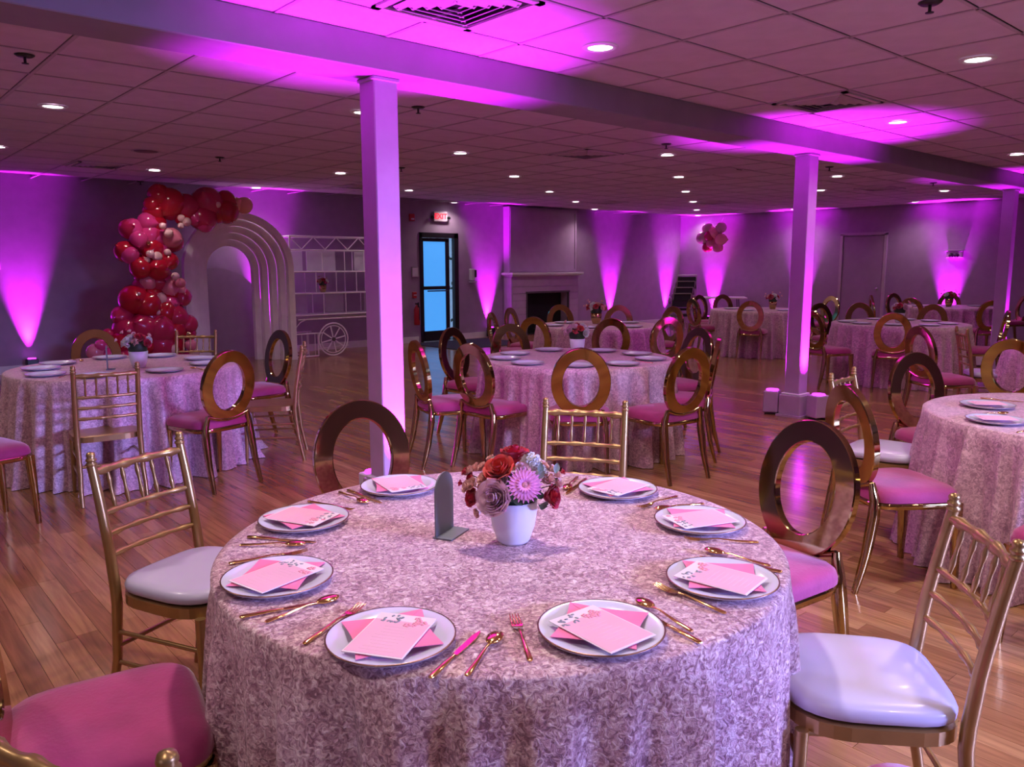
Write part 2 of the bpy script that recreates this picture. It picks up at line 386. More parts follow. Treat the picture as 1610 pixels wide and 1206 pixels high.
uplight(7.45, 4.14-.25, (0, .02), 'small white uplight box on the near side of the middle column', UP_E*.6, 60, 'column', 1, 1.15, R_(-20))
uplight(7.40, 4.14+.23, (0, -.02), 'small white uplight box on the far side of the middle column', UP_E*.38, 60, 'column', 1, 1.15, R_(20))
uplight(13.2, 4.14-.2, (0, .02), 'uplight on the near side of the farthest column', UP_E*.3, 58, 'white', 1)
uplight(13.2, 4.14+.2, (0, -.02), 'uplight on the far side of the farthest column', UP_E*.24, 58, 'white', 1)

# ------------------------------------------------------------------ ceiling fittings
DL = [(3.59, 3.32, 'above the near tablecloth, in front of the beam'), (5.56, 1.99, 'between the beam and the top edge, second of the near row'), (1.59, 7.29, 'over the far left table'),
 (3.57, 5.93, 'half hidden behind the nearest column'), (7.41, 3.27, 'just before the magenta glow of the middle column'), (3.57, 11.19, 'in front of the balloon garland'), (5.61, 9.95, 'before the arch backdrop, midway to the shelf cart'),
 (5.65, 7.33, 'first past the nearest column, over the open floor'), (7.69, 8.73, 'over the floor toward the exit door, second in its diagonal'), (7.56, 5.93, 'beyond the beam over the middle table'), (5.59, 12.63, 'close above the top of the arch backdrop'),
 (7.73, 11.44, 'against the edge of the nearest column, over the cart wheel'), (9.87, 13.02, 'above the glass exit door'), (9.71, 10.11, 'over the floor in front of the fireplace'), (11.64, 11.37, 'before the chimney breast corner'),
 (13.54, 12.63, 'nearest the wall past the fireplace'), (9.56, 7.28, 'front one of the file running to the corner'), (11.52, 8.62, 'second in the file running to the corner'), (13.47, 9.89, 'third in the file running to the corner'),
 (15.53, 11.3, 'fourth in the file running to the corner'), (17.3, 12.54, 'last of the file, above the hanging balloon cluster'), (11.24, 5.77, 'beyond the middle column, over the table behind it'), (13.11, 7.01, 'peeping past the middle column shaft'),
 (14.89, 5.7, 'over the farthest white table'), (16.96, 7.04, 'above the closed side door'), (17.1, 9.76, 'at the side wall behind the middle column'), (10.61, 3.3, 'at the very edge beside the farthest column')]
OFF = [(1.6, 1.99), (1.6, -.65), (3.58, .68), (-.4, .68), (-.4, 3.32), (5.6, -.65), (7.6, .68), (-.4, 5.94), (9.6, 2.0), (11.6, .68), (-.4, 8.6), (3.58, -2), (1.64, 10.07), (13.3, 2)]
dm_t = MB().lathe([(.105, 0), (.098, -.006), (.078, -.007), (.072, .004), (.072, .002)], 24).mesh('trim_ring', M['white'])
dm_d = MB().lathe([(0, -.001), (.072, -.001), (.072, .004)], 24).mesh('led_panel', M['lamp'])
for k, d in enumerate(DL+OFF):
    lab = 'round recessed ceiling light '+d[2] if len(d) > 2 else 'round recessed ceiling light outside the view over the near half of the room'
    t = thing('recessed_light', lab, 'ceiling light', (d[0], d[1], ZC-.006), 0, 'recessed ceiling lights' if len(d) > 2 else 'recessed lights over the near half of the room')
    for nm, me in (('trim_ring', dm_t), ('led_panel', dm_d)):
        o = bpy.data.objects.new(nm, me); col.objects.link(o); o.parent = t
    l = bpy.data.lights.new('lamp_beam', 'SPOT'); l.energy = DOWN_E*(2.4 if d[:2] in ((1.6, 1.99), (3.58, .68)) else 1.15 if d[0]+d[1] < 8 else .74 if d[0]+d[1] < 13 else .52); l.color = DOWN_COL; l.spot_size = R_(142); l.spot_blend = .8; l.shadow_soft_size = .07
    o = bpy.data.objects.new('lamp_beam', l); col.objects.link(o); o.parent = t; o.location = (0, 0, -.03)
def vent(x, y, label, s=.6, mt='tbar'):
    t = thing('air_vent', label, 'vent', (x, y, ZC-.008), 0, 'square ceiling air vents')
    mb = MB(); h = s/2
    for a in range(4):
        e = Matrix.Rotation(a*math.pi/2, 3, 'Z')
        c = e @ Vector((0, h-.02, 0)); mb.box(c, (s, .04, .012), e)
    mb.build('frame', 'tile', t)
    MB().box((0, 0, .006), (s-.08, s-.08, .002)).build('duct_opening', 'black', t)
    for r in (.9, .7, .5, .3):
        q = MB(); hh = (h-.05)*r
        for a in range(4):
            e = Matrix.Rotation(a*math.pi/2, 3, 'Z') @ Matrix.Rotation(R_(28), 3, 'X')
            q.box(Matrix.Rotation(a*math.pi/2, 3, 'Z') @ Vector((0, hh-.012, -.006)), (hh*2-.02, .034, .003), e)
        q.build('louvre', mt, t)
    return t
vent(2.50, 3.25, 'large louvred ceiling vent at the top edge before the nearest column', mt='tile')
vent(6.13, 3.26, 'louvred ceiling vent before the middle column glow')
vent(2.87, 11.07, 'louvred ceiling vent near the wall to the side of the balloon garland')
vent(6.81, 6.49, 'louvred ceiling vent past the beam above the middle table')
vent(6.74, 11.42, 'louvred ceiling vent half behind the nearest column')
vent(13.56, 6.21, 'louvred ceiling vent between the middle and farthest column')
vent(12.26, 11.08, 'louvred ceiling vent before the wall past the fireplace')
vent(13.96, 9.7, 'louvred ceiling vent beside the file of lights to the corner')
vent(16.23, 11.01, 'louvred ceiling vent nearest the room corner')
t = thing('ceiling_panel', 'flat grey access panel in the ceiling beyond the beam', 'ceiling panel', (9.37, 6.43, ZC-.007))
MB().box((0, 0, 0), (.6, .6, .01), bev=.003).build('panel', 'tbar', t); MB().box((0, -.27, -.008), (.1, .02, .008)).build('latch', 'vent', t)
t = thing('ceiling_speaker', 'round dark ceiling speaker grille toward the balloon garland', 'speaker', (2.93, 9.42, ZC-.004))
MB().lathe([(0, -.008), (.11, -.008), (.13, 0), (.13, .004)], 24).build('grille', 'vent', t); MB().lathe([(.13, -.004), (.15, -.004), (.15, .004)], 24).build('rim', 'tbar', t)
for x, y, l_ in ((1.11, 5.68, 'dark fire sprinkler head beside the beam above the far left table'), (3.8, 5.47, 'dark sprinkler head just past the nearest column'), (4.21, 1.74, 'dark sprinkler head at the top edge of the near ceiling'), (6.89, 5.42, 'dark sprinkler head past the beam near a downlight'),
    (10.09, 5.29, 'dark sprinkler head behind the middle column top'), (3.74, 9.41, 'small dark sprinkler head over the open floor toward the arch'), (13.27, 5.25, 'dark sprinkler head beside the farthest column'), (3.87, 12.79, 'dark sprinkler head above the balloon garland'), (5.9, 8.9, 'tiny dark sprinkler head toward the exit door')):
    t = thing('sprinkler', l_, 'sprinkler', (x, y, ZC-.004), 0, 'ceiling sprinkler heads')
    MB().lathe([(0, -.012), (.04, -.010), (.055, 0), (.055, .002)], 16).build('escutcheon', 'black', t)
    MB().tube([(0, 0, -.01), (0, 0, -.045)], .008, 8).lathe([(0, -.05), (.02, -.049), (.02, -.045), (0, -.045)], 12).build('nozzle', 'black', t)

# ------------------------------------------------------------------ exit door (glass) in back wall
d = shell('door_1', 'black framed glass exit door with pale blue daylight')
mb = MB(); ym = YA+.03
mb.box((D0+.03, ym, DZ/2), (.06, .1, DZ)).box((D1-.05, ym, DZ/2), (.10, .1, DZ)).box(((D0+D1)/2, ym, DZ-.05), (D1-D0, .1, .10)).build('frame', 'black', d)
lf = MB(); a0, a1 = D0+.06, D0+.74
lf.box((a0+.02, ym, 1.03), (.04, .05, 2.04)).box((a1-.045, ym, 1.03), (.09, .05, 2.04)).box(((a0+a1)/2, ym, 2.04), (a1-a0, .05, .07)).box(((a0+a1)/2, ym, .11), (a1-a0, .05, .2)).box(((a0+a1)/2, ym-.01, 1.08), (a1-a0, .06, .07))
leaf = lf.build('door_leaf', 'black', d)
MB().box(((a0+a1)/2-.02, ym, 1.56), (a1-a0-.12, .012, .9)).build('pane', 'glassblue', leaf)
MB().box(((a0+a1)/2-.02, ym, .63), (a1-a0-.12, .012, .84)).build('pane', 'glassblue', leaf)
MB().tube([(a0+.1, ym-.07, 1.02), (a1-.06, ym-.07, 1.02)], .014).build('push_bar', 'black', leaf)
MB().box(((a1+D1-.10)/2, ym+.01, 1.05), (D1-.10-a1, .012, 2.1)).build('sidelight_glass', mat('sidelight_glass', (.7, .9, .95), .05, trans=.95), d)
mb = MB()
for k in range(260):
    x = rp.uniform(D0+.3, D1+1.6); z = rp.uniform(.1, 2.4); y = YA+rp.uniform(.5, .9)
    e = Euler((rp.uniform(0, 3), rp.uniform(0, 3), rp.uniform(0, 3))).to_matrix()
    mb.add([Vector((x, y, z))+e@Vector(q) for q in ((-.05, 0, 0), (0, .03, .01), (.05, 0, 0), (0, -.03, .01))], [(0, 1, 2, 3)])
for k in range(7): mb.tube([(D0+.4+.25*k, YA+.7, 0), (D0+.45+.25*k, YA+.7, 2.2)], .012, 5)
MB().box(((D0+D1)/2+.3, YA+1.3, -.06), (4, 2.0, .1)).build('ground', 'vent', kind='structure')
o = mb.build('garden_shrub', 'tree'); tag(o, 'green shrub leaves outside seen through the narrow sidelight', 'shrub', kind='stuff')
t = tag(MB().box((9.75, 12.35, .006), (1.9, 1.5, .010), bev=.004).build('entrance_mat', 'matrug'), 'dark blue black entrance mat inside the glass door', 'mat')
# exit sign
t = thing('exit_sign', 'lit red EXIT sign on the wall above the glass door', 'sign', (9.70, YA, 2.50))
MB().box((0, -.03, 0), (.34, .05, .20), bev=.01).build('sign_box', 'tbar', t)
cu = bpy.data.curves.new('exit_lettering', 'FONT'); cu.body = 'EXIT'; cu.size = .15; cu.align_x = 'CENTER'; cu.align_y = 'CENTER'; cu.extrude = .002; cu.materials.append(M['exit_red']); cu.offset = .003
o_ = bpy.data.objects.new('lettering_source', cu); me_ = bpy.data.meshes.new_from_object(o_); bpy.data.objects.remove(o_); o = bpy.data.objects.new('lettering', me_); col.objects.link(o); o.parent = t; o.location = (0, -.058, 0); o.rotation_euler = (R_(90), 0, 0)
for sx in (-1, 1): MB().sphere((sx*.20, -.06, -.02), .035, 10, 6, (1, 1.2, 1)).build('emergency_lamp', 'black', t)
t = thing('fire_alarm', 'small red fire alarm strobe high beside the nearest column', 'alarm', (9.02, YA, 2.46))
MB().box((0, -.025, 0), (.12, .05, .14), bev=.01).build('body', 'red', t); MB().box((0, -.055, -.03), (.06, .02, .03)).build('strobe', 'panelw', t)
t = thing('fire_extinguisher', 'red fire extinguisher on the wall beside the glass door', 'extinguisher', (9.05, YA-.1, .36))
MB().lathe([(0, 0), (.06, 0), (.065, .02), (.065, .30), (.04, .36), (.02, .38), (.02, .40)], 16).build('cylinder', 'red', t)
MB().box((0, 0, .42), (.03, .09, .03)).box((0, -.05, .40), (.02, .02, .1)).build('valve', 'black', t)
MB().tube([(0, -.03, .4), (0, -.09, .36), (0, -.09, .1)], .01).build('hose', 'black', t)
t = thing('wall_notice', 'small grey framed notice on the wall left of the glass door', 'notice', (9.08, YA, 1.40))
MB().box((0, -.012, 0), (.16, .02, .2)).build('frame', 'steel', t); MB().box((0, -.024, 0), (.13, .004, .17)).build('sheet', 'panelw', t)
t = thing('pull_station', 'small red pull station below the notice beside the door', 'alarm', (9.05, YA, .95))
MB().box((0, -.02, 0), (.09, .04, .12), bev=.006).build('body', 'red', t); MB().box((0, -.045, 0), (.06, .01, .02)).build('pull_bar', 'panelw', t)
t = thing('hand_dispenser', 'white and dark wall dispenser beside the magenta beam near the exit', 'dispenser', (10.50, YA, 1.34))
MB().box((-.01, -.05, 0), (.10, .1, .24), bev=.015).build('body', 'panelw', t); MB().box((.04, -.08, .02), (.05, .06, .15)).build('window', 'black', t); MB().box((0, -.07, -.15), (.14, .12, .02)).build('drip_tray', 'panelw', t)

# ------------------------------------------------------------------ fireplace
F0, F1 = 11.40, 13.45; fy = YA
t = thing('fireplace', 'white painted fireplace with chimney breast, mantel and black firebox', 'fireplace', (0, 0, 0))
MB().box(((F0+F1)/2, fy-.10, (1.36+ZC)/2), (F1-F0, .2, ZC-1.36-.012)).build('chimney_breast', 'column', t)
mb = MB()
for z in (1.42, ZC-.06): mb.box(((F0+F1)/2, fy-.208, z), (F1-F0-.08, .018, .05))
for x in (F0+.04, F1-.04): mb.box((x, fy-.208, (1.42+ZC-.04)/2), (.05, .018, ZC-1.42-.04))
mb.build('breast_moulding', 'column', t)
o0, o1, oz = 11.84, 13.12, .93
mb = MB(); mb.box(((F0+o0)/2, fy-.13, .66), (o0-F0, .26, 1.32)).box(((o1+F1)/2, fy-.13, .66), (F1-o1, .26, 1.32)).box(((o0+o1)/2, fy-.13, (oz+1.32)/2), (o1-o0, .26, 1.32-oz)).build('surround', 'column', t)
for z in [.09+.15*k for k in range(9)]:
    if z+.07 > 1.32: continue
    if z < oz-.08:
        MB().box(((F0+o0)/2, fy-.267, z), (o0-F0-.02, .014, .142), bev=.003).build('shiplap_board', 'column', t)
        MB().box(((o1+F1)/2, fy-.267, z), (F1-o1-.02, .014, .142), bev=.003).build('shiplap_board', 'column', t)
    else:
        MB().box(((F0+F1)/2, fy-.267, z), (F1-F0-.02, .014, .142), bev=.003).build('shiplap_board', 'column', t)
MB().box(((o0+o1)/2, fy-.262, oz+.012), (o1-o0+.08, .05, .03)).box((o0-.012, fy-.262, oz/2), (.03, .05, oz)).box((o1+.012, fy-.262, oz/2), (.03, .05, oz)).build('firebox_trim', 'vent', t)
MB().box(((F0+F1)/2, fy-.19, 1.345), (F1-F0+.14, .38, .05), bev=.006).box(((F0+F1)/2, fy-.16, 1.305), (F1-F0+.06, .32, .03)).build('mantel_shelf', 'white', t)
MB().box(((o0+o1)/2, fy-.02, oz/2), (o1-o0, .02, oz)).box(((o0+o1)/2, fy-.12, .01), (o1-o0, .22, .02)).build('firebox', 'firebox_dark', t)
mb = MB()
for k in range(9): mb.tube([(o0+.3+k*.085, fy-.20, .03), (o0+.3+k*.085, fy-.20, .25)], .007, 6)
mb.box(((o0+o1)/2, fy-.2, .13), (.75, .015, .015)); mb.build('fire_grate', 'black', t)

# ------------------------------------------------------------------ side wall door and emergency light
d = shell('door_2', 'flat painted side door in the right wall'); x = XB-.015
MB().box((x, 8.33, 1.08), (.03, .9, 2.12)).build('door_leaf', 'wall', d)
MB().box((x-.01, 7.84, 1.1), (.045, .06, 2.2)).box((x-.01, 8.82, 1.1), (.045, .06, 2.2)).box((x-.01, 8.33, 2.19), (.045, 1.04, .06)).build('door_frame', 'tbar', d)
MB().sphere((x-.06, 7.96, 1.0), .03, 10, 6).tube([(x, 7.96, 1.0), (x-.05, 7.96, 1.0)], .012).build('door_knob', 'steel', d)
t = thing('emergency_light', 'white emergency light unit with two black lamp heads on the side wall', 'emergency light', (XB, 6.43, 1.72))
MB().box((-.04, 0, 0), (.07, .3, .13), bev=.01).build('housing', 'panelw', t)
for s in (-1, 1): MB().sphere((-.09, s*.05, -.02), .05, 10, 6).build('lamp_head', 'black', t)
MB().box((-.06, 0, .09), (.10, .36, .02)).build('bracket', 'panelw', t)
t = thing('thermostat', 'small pale wall control on the far left wall', 'thermostat', (2.02, YA, 1.55))
MB().box((0, -.012, 0), (.09, .024, .12), bev=.005).build('cover', 'panelw', t); MB().box((0, -.026, .02), (.05, .004, .03)).build('display', 'vent', t)

# ------------------------------------------------------------------ arch backdrop
def arch_band(cx, cz, r_out, r_in, y0, y1, n=28):
    mb = MB(); out = [(cx+r_out*math.cos(a), cz+r_out*math.sin(a)) for a in [math.pi*k/n for k in range(n+1)]]
    inn = [(cx+r_in*math.cos(a), cz+r_in*math.sin(a)) for a in [math.pi*k/n for k in range(n+1)]]
    out = [(cx+r_out, 0)]+out+[(cx-r_out, 0)]; inn = [(cx+r_in, 0)]+inn+[(cx-r_in, 0)]; k = len(out)
    v = [(a, y0, b) for a, b in out]+[(a, y0, b) for a, b in inn]+[(a, y1, b) for a, b in out]+[(a, y1, b) for a, b in inn]
    f = []
    for i in range(k-1):
        f += [(i, i+1, k+i+1, k+i), (2*k+i+1, 2*k+i, 3*k+i, 3*k+i+1), (i+1, i, 2*k+i, 2*k+i+1), (k+i, k+i+1, 3*k+i+1, 3*k+i)]
    f += [(0, k, 3*k, 2*k), (k-1, 3*k-1, 4*k-1, 2*k-1)]
    mb.add(v, f); return mb
t = thing('arch_backdrop', 'tall white arch backdrop of five nested stepped bands', 'arch backdrop', (5.085, 12.17, .002))
for k in range(5):
    arch_band(0, 1.47, .875-.1*k, .775-.1*k, .11*k, .11*k+.10).build('arch_band', 'frame', t)
t = thing('arch_panel', 'plain grey mauve arched panel leaning behind the white arch', 'arch panel', (5.0, 13.0, .002))
poly = [(.78, 0)]+[(.78*math.cos(math.pi*k/24), .72+.78*math.sin(math.pi*k/24)) for k in range(25)]+[(-.78, 0)]
MB().prism(poly, 0, .04, 'xz').build('panel_face', 'wall', t)
MB().box((0, .09, .4), (.9, .06, .05)).box((-.4, .09, .3), (.05, .06, .6)).box((.4, .09, .3), (.05, .06, .6)).build('rear_brace', 'wall', t)

# ------------------------------------------------------------------ white cart shelf
t = thing('cart_shelf', 'white metal frame shelf shaped like a flower cart with spoked wheels', 'display shelf', (0, 0, 0))
Yc, X0, X1 = 12.32, 5.97, 8.1; dp = .40; R0 = .012
def bar(mb, a, b, r=R0): mb.tube([a, b], r, 6)
mb = MB()
for y in (Yc, Yc+dp):
    for x in (X0, X1):
        bar(mb, (x, y, .01), (x, y, 2.01))
    for z in (2.01, 1.787, 1.43, 1.07, .71): bar(mb, (X0, y, z), (X1, y, z))
for x in (X0, X1):
    for z in (2.01, 1.787, 1.43, 1.07, .71, .02): bar(mb, (x, Yc, z), (x, Yc+dp, z))
mb.build('main_frame', 'frame', t)
mb = MB(); n = 5; wz = (X1-X0)/n
for y in (Yc,):
    for k in range(n): bar(mb, (X0+k*wz, y, 2.0), (X0+(k+.5)*wz, y, 1.80), .009); bar(mb, (X0+(k+.5)*wz, y, 1.80), (X0+(k+1)*wz, y, 2.0), .009)
mb.build('zigzag_truss', 'frame', t)
for z, xx in ((1.43, (6.55, 6.97, 7.35, 7.73)), (1.07, (6.42, 6.80, 7.19, 7.60)), (.71, (6.55, 6.97, 7.5))):
    for x in xx:
        for y in (Yc, Yc+dp): mb = MB(); bar(mb, (x, y, z), (x, y, z+.36), .009); mb.build('divider', 'frame', t)
for z in (1.43, 1.07, .71): MB().box(((X0+X1)/2, Yc+dp/2, z), (X1-X0, dp, .018), bev=.003).build('shelf_board', 'panelw', t)
for x, z, wd in ((6.22, 1.61, .30), (6.72, 1.61, .55), (7.62, 1.61, .5), (6.22, .89, .42), (6.95, .89, .36), (7.75, .89, .4)):
    MB().box((x, Yc+dp-.03, z), (wd, .012, .33), bev=.003).build('back_panel', 'panelw', t)
mb = MB()
for y in (Yc, Yc+dp): bar(mb, (X0+.1, y, .64), (X1, y, .64)); bar(mb, (X0, y, .40), (6.5, y, .40)); bar(mb, (X0, y, .02), (6.42, y, .02)); bar(mb, (6.42, y, .02), (6.42, y, .40))
mb.tube([(X0+.04, Yc, .40), (X0+.06, Yc, .52), (X0+.14, Yc, .60), (X0+.25, Yc, .64)], .009, 6)
for k in range(3): bar(mb, (X0+.15+.12*k, Yc, .02), (X0+.15+.12*k, Yc, .40), .006)
bar(mb, (6.42, Yc, .14), (7.0, Yc, .16), .008)
mb.build('cart_tray', 'frame', t)
for wx in (6.68, 7.75):
    wr = .275; wc = Vector((wx, Yc-.05, wr+.012))
    mb = MB(); mb.tube([wc+Vector((wr*math.cos(a), 0, wr*math.sin(a))) for a in [2*math.pi*k/28 for k in range(29)]], .013, 6, False)
    mb.tube([wc+Vector((wr*.84*math.cos(a), 0, wr*.84*math.sin(a))) for a in [2*math.pi*k/28 for k in range(29)]], .008, 6, False)
    wh = mb.build('wheel', 'frame', t)
    for k in range(8):
        a = 2*math.pi*k/8+.2
        MB().box(wc+Vector((wr*.43*math.cos(a), 0, wr*.43*math.sin(a))), (wr*.84, .012, .02), Matrix.Rotation(-a, 3, 'Y')).build('spoke', 'frame', wh)
    MB().tube([wc+Vector((0, -.02, 0)), wc+Vector((0, .04, 0))], .035, 12).build('hub', 'vent', wh)

# ------------------------------------------------------------------ balloons
def balloon_mesh(r=1):
    mb = MB(); prof = [(0, -1.12), (.06, -1.1), (.035, -1.04), (.22, -.93), (.55, -.72), (.83, -.38), (.97, 0), (.93, .38), (.72, .71), (.4, .93), (0, 1.0)]
    mb.lathe(prof, 16); return mb
BM = {k: balloon_mesh().mesh('balloon', M[k]) for k in ('b_red', 'b_crim', 'b_hot', 'b_pink', 'b_light', 'b_coral', 'b_gold')}
def balloon(par, x, y, z, r, k):
    o = bpy.data.objects.new('balloon', BM[k]); col.objects.link(o); o.parent = par; o.location = (x, y, z); o.scale = (r, r, r)
    o.rotation_euler = (rp.uniform(-2.6, -.6), rp.uniform(-.8, .8), rp.uniform(-1, 1)); return o
t = thing('balloon_garland', 'tall red and pink balloon garland climbing the edge of the white arch', 'balloons', (0, 0, 0))
GB = [(1075,240,90,'r'),(1010,200,60,'r'),(960,245,48,'r'),(1190,260,80,'c'),(1310,230,95,'c'),(1290,330,85,'c'),(1435,225,62,'r'),(1430,300,72,'r'),(1545,250,50,'k'),(1498,243,42,'k'),(1290,375,48,'h'),(940,360,60,'h'),(845,400,60,'h'),(950,440,66,'h'),
(1080,460,60,'p'),(1040,430,27,'l'),(1000,385,20,'l'),(870,470,52,'h'),(820,565,54,'h'),(960,530,75,'r'),(930,560,24,'l'),(975,580,31,'l'),(1040,550,20,'l'),(915,600,18,'l'),(880,645,66,'r'),(985,650,76,'r'),(1060,610,54,'r'),(930,740,52,'p'),(990,745,44,'p'),
(1075,770,62,'p'),(1080,700,24,'l'),(1140,790,42,'p'),(1110,740,30,'p'),(850,850,90,'r'),(930,880,78,'r'),(1000,845,52,'l'),(1080,880,62,'h'),(1040,930,70,'r'),(1110,960,75,'c'),(800,960,40,'p'),(950,960,60,'c'),(930,930,18,'l'),(975,925,18,'l'),
(810,1040,90,'c'),(900,1020,90,'c'),(1000,1030,95,'c'),(1090,1040,85,'r'),(1180,1005,58,'c'),(1195,1060,45,'c'),(900,1120,85,'r'),(1010,1130,80,'c'),(1100,1130,70,'r'),(850,1150,70,'c'),(1010,1150,23,'l'),(1075,1155,28,'l'),(1045,1130,18,'l'),
(690,1070,36,'c'),(620,1130,34,'h'),(600,1180,50,'p'),(665,1160,40,'p'),(760,1110,60,'r'),(1180,1130,34,'p'),(1210,1180,30,'l'),(700,1200,55,'h'),(800,1220,70,'c'),(950,1230,75,'r'),(1090,1225,70,'c'),(1180,1230,50,'h'),
(1320,235,26,'l'),(1350,250,20,'l'),(1290,215,16,'g'),(1130,335,22,'l'),(1160,360,26,'l'),(1115,385,18,'l'),(1455,320,18,'c'),(1240,330,55,'h'),(1160,330,50,'r'),(1370,300,60,'r'),(1130,250,60,'r'),
(920,490,16,'g'),(945,905,16,'g'),(850,810,10,'l'),(1160,1060,16,'g')]
KM = dict(r='b_red', c='b_crim', h='b_hot', p='b_pink', l='b_light', k='b_coral', g='b_gold')
# garland positions measured on the vertical plane y = 11.9
for zx, zy, zr, k in GB:
    px, py = zx/4.02, 260+zy/4.02
    ray = fw+rt*(px-805)/1256.28-up*(py-603)/1256.28; s = 11.88/ray.y; P = Vector((0, 0, CAMH))+ray*s
    r = zr/4.02/1256.28*s*1.12
    small = zr < 35
    balloon(t, P.x, P.y-(.14 if small else 0)+rp.uniform(-.06, .04), max(P.z, r+.02), r, KM[k])
for k in range(46):   # rear layer that fills the garland
    zx, zy, zr, kk = GB[k % 44]; px, py = (zx+rp.uniform(-50, 50))/4.02, 260+(zy+rp.uniform(-30, 50))/4.02
    ray = fw+rt*(px-805)/1256.28-up*(py-603)/1256.28; s = 11.93/ray.y; P = Vector((0, 0, CAMH))+ray*s
    if px < 285: balloon(t, P.x, P.y, max(P.z, .2), rp.uniform(.13, .17), rp.choice(('b_red', 'b_crim', 'b_crim', 'b_hot')))
t = thing('balloon_cluster', 'small cluster of pink and red balloons hung high in the room corner', 'balloons', (XB-.5, 11.95, 2.26))
for dy, dz, r, k in ((.14, .22, .15, 'l'), (-.21, .22, .15, 'l'), (-.04, .10, .16, 'k'), (.25, -.02, .16, 'l'), (-.25, -.06, .16, 'k'), (.02, -.14, .15, 'p'), (.16, -.25, .13, 'c'), (-.16, -.25, .14, 'p'), (.05, .02, .14, 'c')):
    balloon(t, rp.uniform(-.08, .08), dy, dz-.05, r, KM[k])
MB().tube([(.1, 0, 0), (.46, 0, .44)], .004, 5).build('string', 'panelw', t)

# ------------------------------------------------------------------ oval-back chair
def oval_chair():
    root = empty('oval_chair')
    # seat cushion
    def seat_pt(i, j):
        u = j/31*2*math.pi; rr = (1, 1, .97, .90, .72, .4, .0001)[i]; z = (.433, .452, .474, .488, .498, .505, .507)[i]
        cu_, su = math.cos(u), math.sin(u); e = .42
        x = math.copysign(abs(cu_)**e, cu_)*.5; y = math.copysign(abs(su)**e, su)*.5
        wd = .43+.05*(y+.5)
        return Vector((x*wd*rr, y*.44*rr-.005, z))
    mb = MB(); mb.grid(seat_pt, 7, 32); mb.build('seat', 'magenta', root)
    mb = MB()
    def fr(i, j):
        u = j/31*2*math.pi; rr = (.9, 1.0, 1.0, .95)[i]; z = (.400, .402, .430, .434)[i]
        cu_, su = math.cos(u), math.sin(u); e = .42
        x = math.copysign(abs(cu_)**e, cu_)*.5; y = math.copysign(abs(su)**e, su)*.5
        return Vector((x*(.425+.05*(y+.5))*rr, y*.435*rr-.005, z))
    mb.grid(fr, 4, 32); mb.box((0, 0, .405), (.36, .36, .01)); mb.build('seat_frame', 'gold', root)
    for sx in (-1, 1):
        MB().tube([(sx*.195, .185, .42), (sx*.205, .20, .0)], [.030, .016], 4).build('leg', 'gold', root)
        MB().tube([(sx*.155, -.225, .52), (sx*.175, -.215, .44), (sx*.180, -.22, .36), (sx*.185, -.25, .18), (sx*.19, -.30, 0)], [.016, .024, .028, .023, .015], 4).build('leg', 'gold', root)
    # ring
    rx, rz, wd, th = .168, .210, .080, .034; tilt = R_(9); zc, yc = .715, -.245
    n = 56; e = Matrix.Rotation(tilt, 3, 'X'); mb = MB()
    prof = [(-.90, -1), (.90, -1), (1, -.80), (1, .80), (.90, 1), (-.90, 1), (-1, .80), (-1, -.80)]
    def rp_(k, q, p):
        a = 2*math.pi*k/n; nr = Vector((math.cos(a)/rx, 0, math.sin(a)/rz)).normalized()
        return e @ (Vector((rx*math.cos(a), 0, rz*math.sin(a)))+nr*q*wd/2+Vector((0, p*th/2, 0)))+Vector((0, yc, zc))
    for i in range(8):
        A, B = prof[i], prof[(i+1) % 8]
        v = [rp_(k, *A) for k in range(n)]+[rp_(k, *B) for k in range(n)]
        mb.add(v, [(k, n+k, n+(k+1) % n, (k+1) % n) for k in range(n)], True)
    mb.build('oval_back', 'gold', root)
    MB().tube([(-.155, -.225, .515), (-.08, -.222, .488), (0, -.22, .478), (.08, -.222, .488), (.155, -.225, .515)], .013, 6).build('back_support', 'gold', root)
    return root
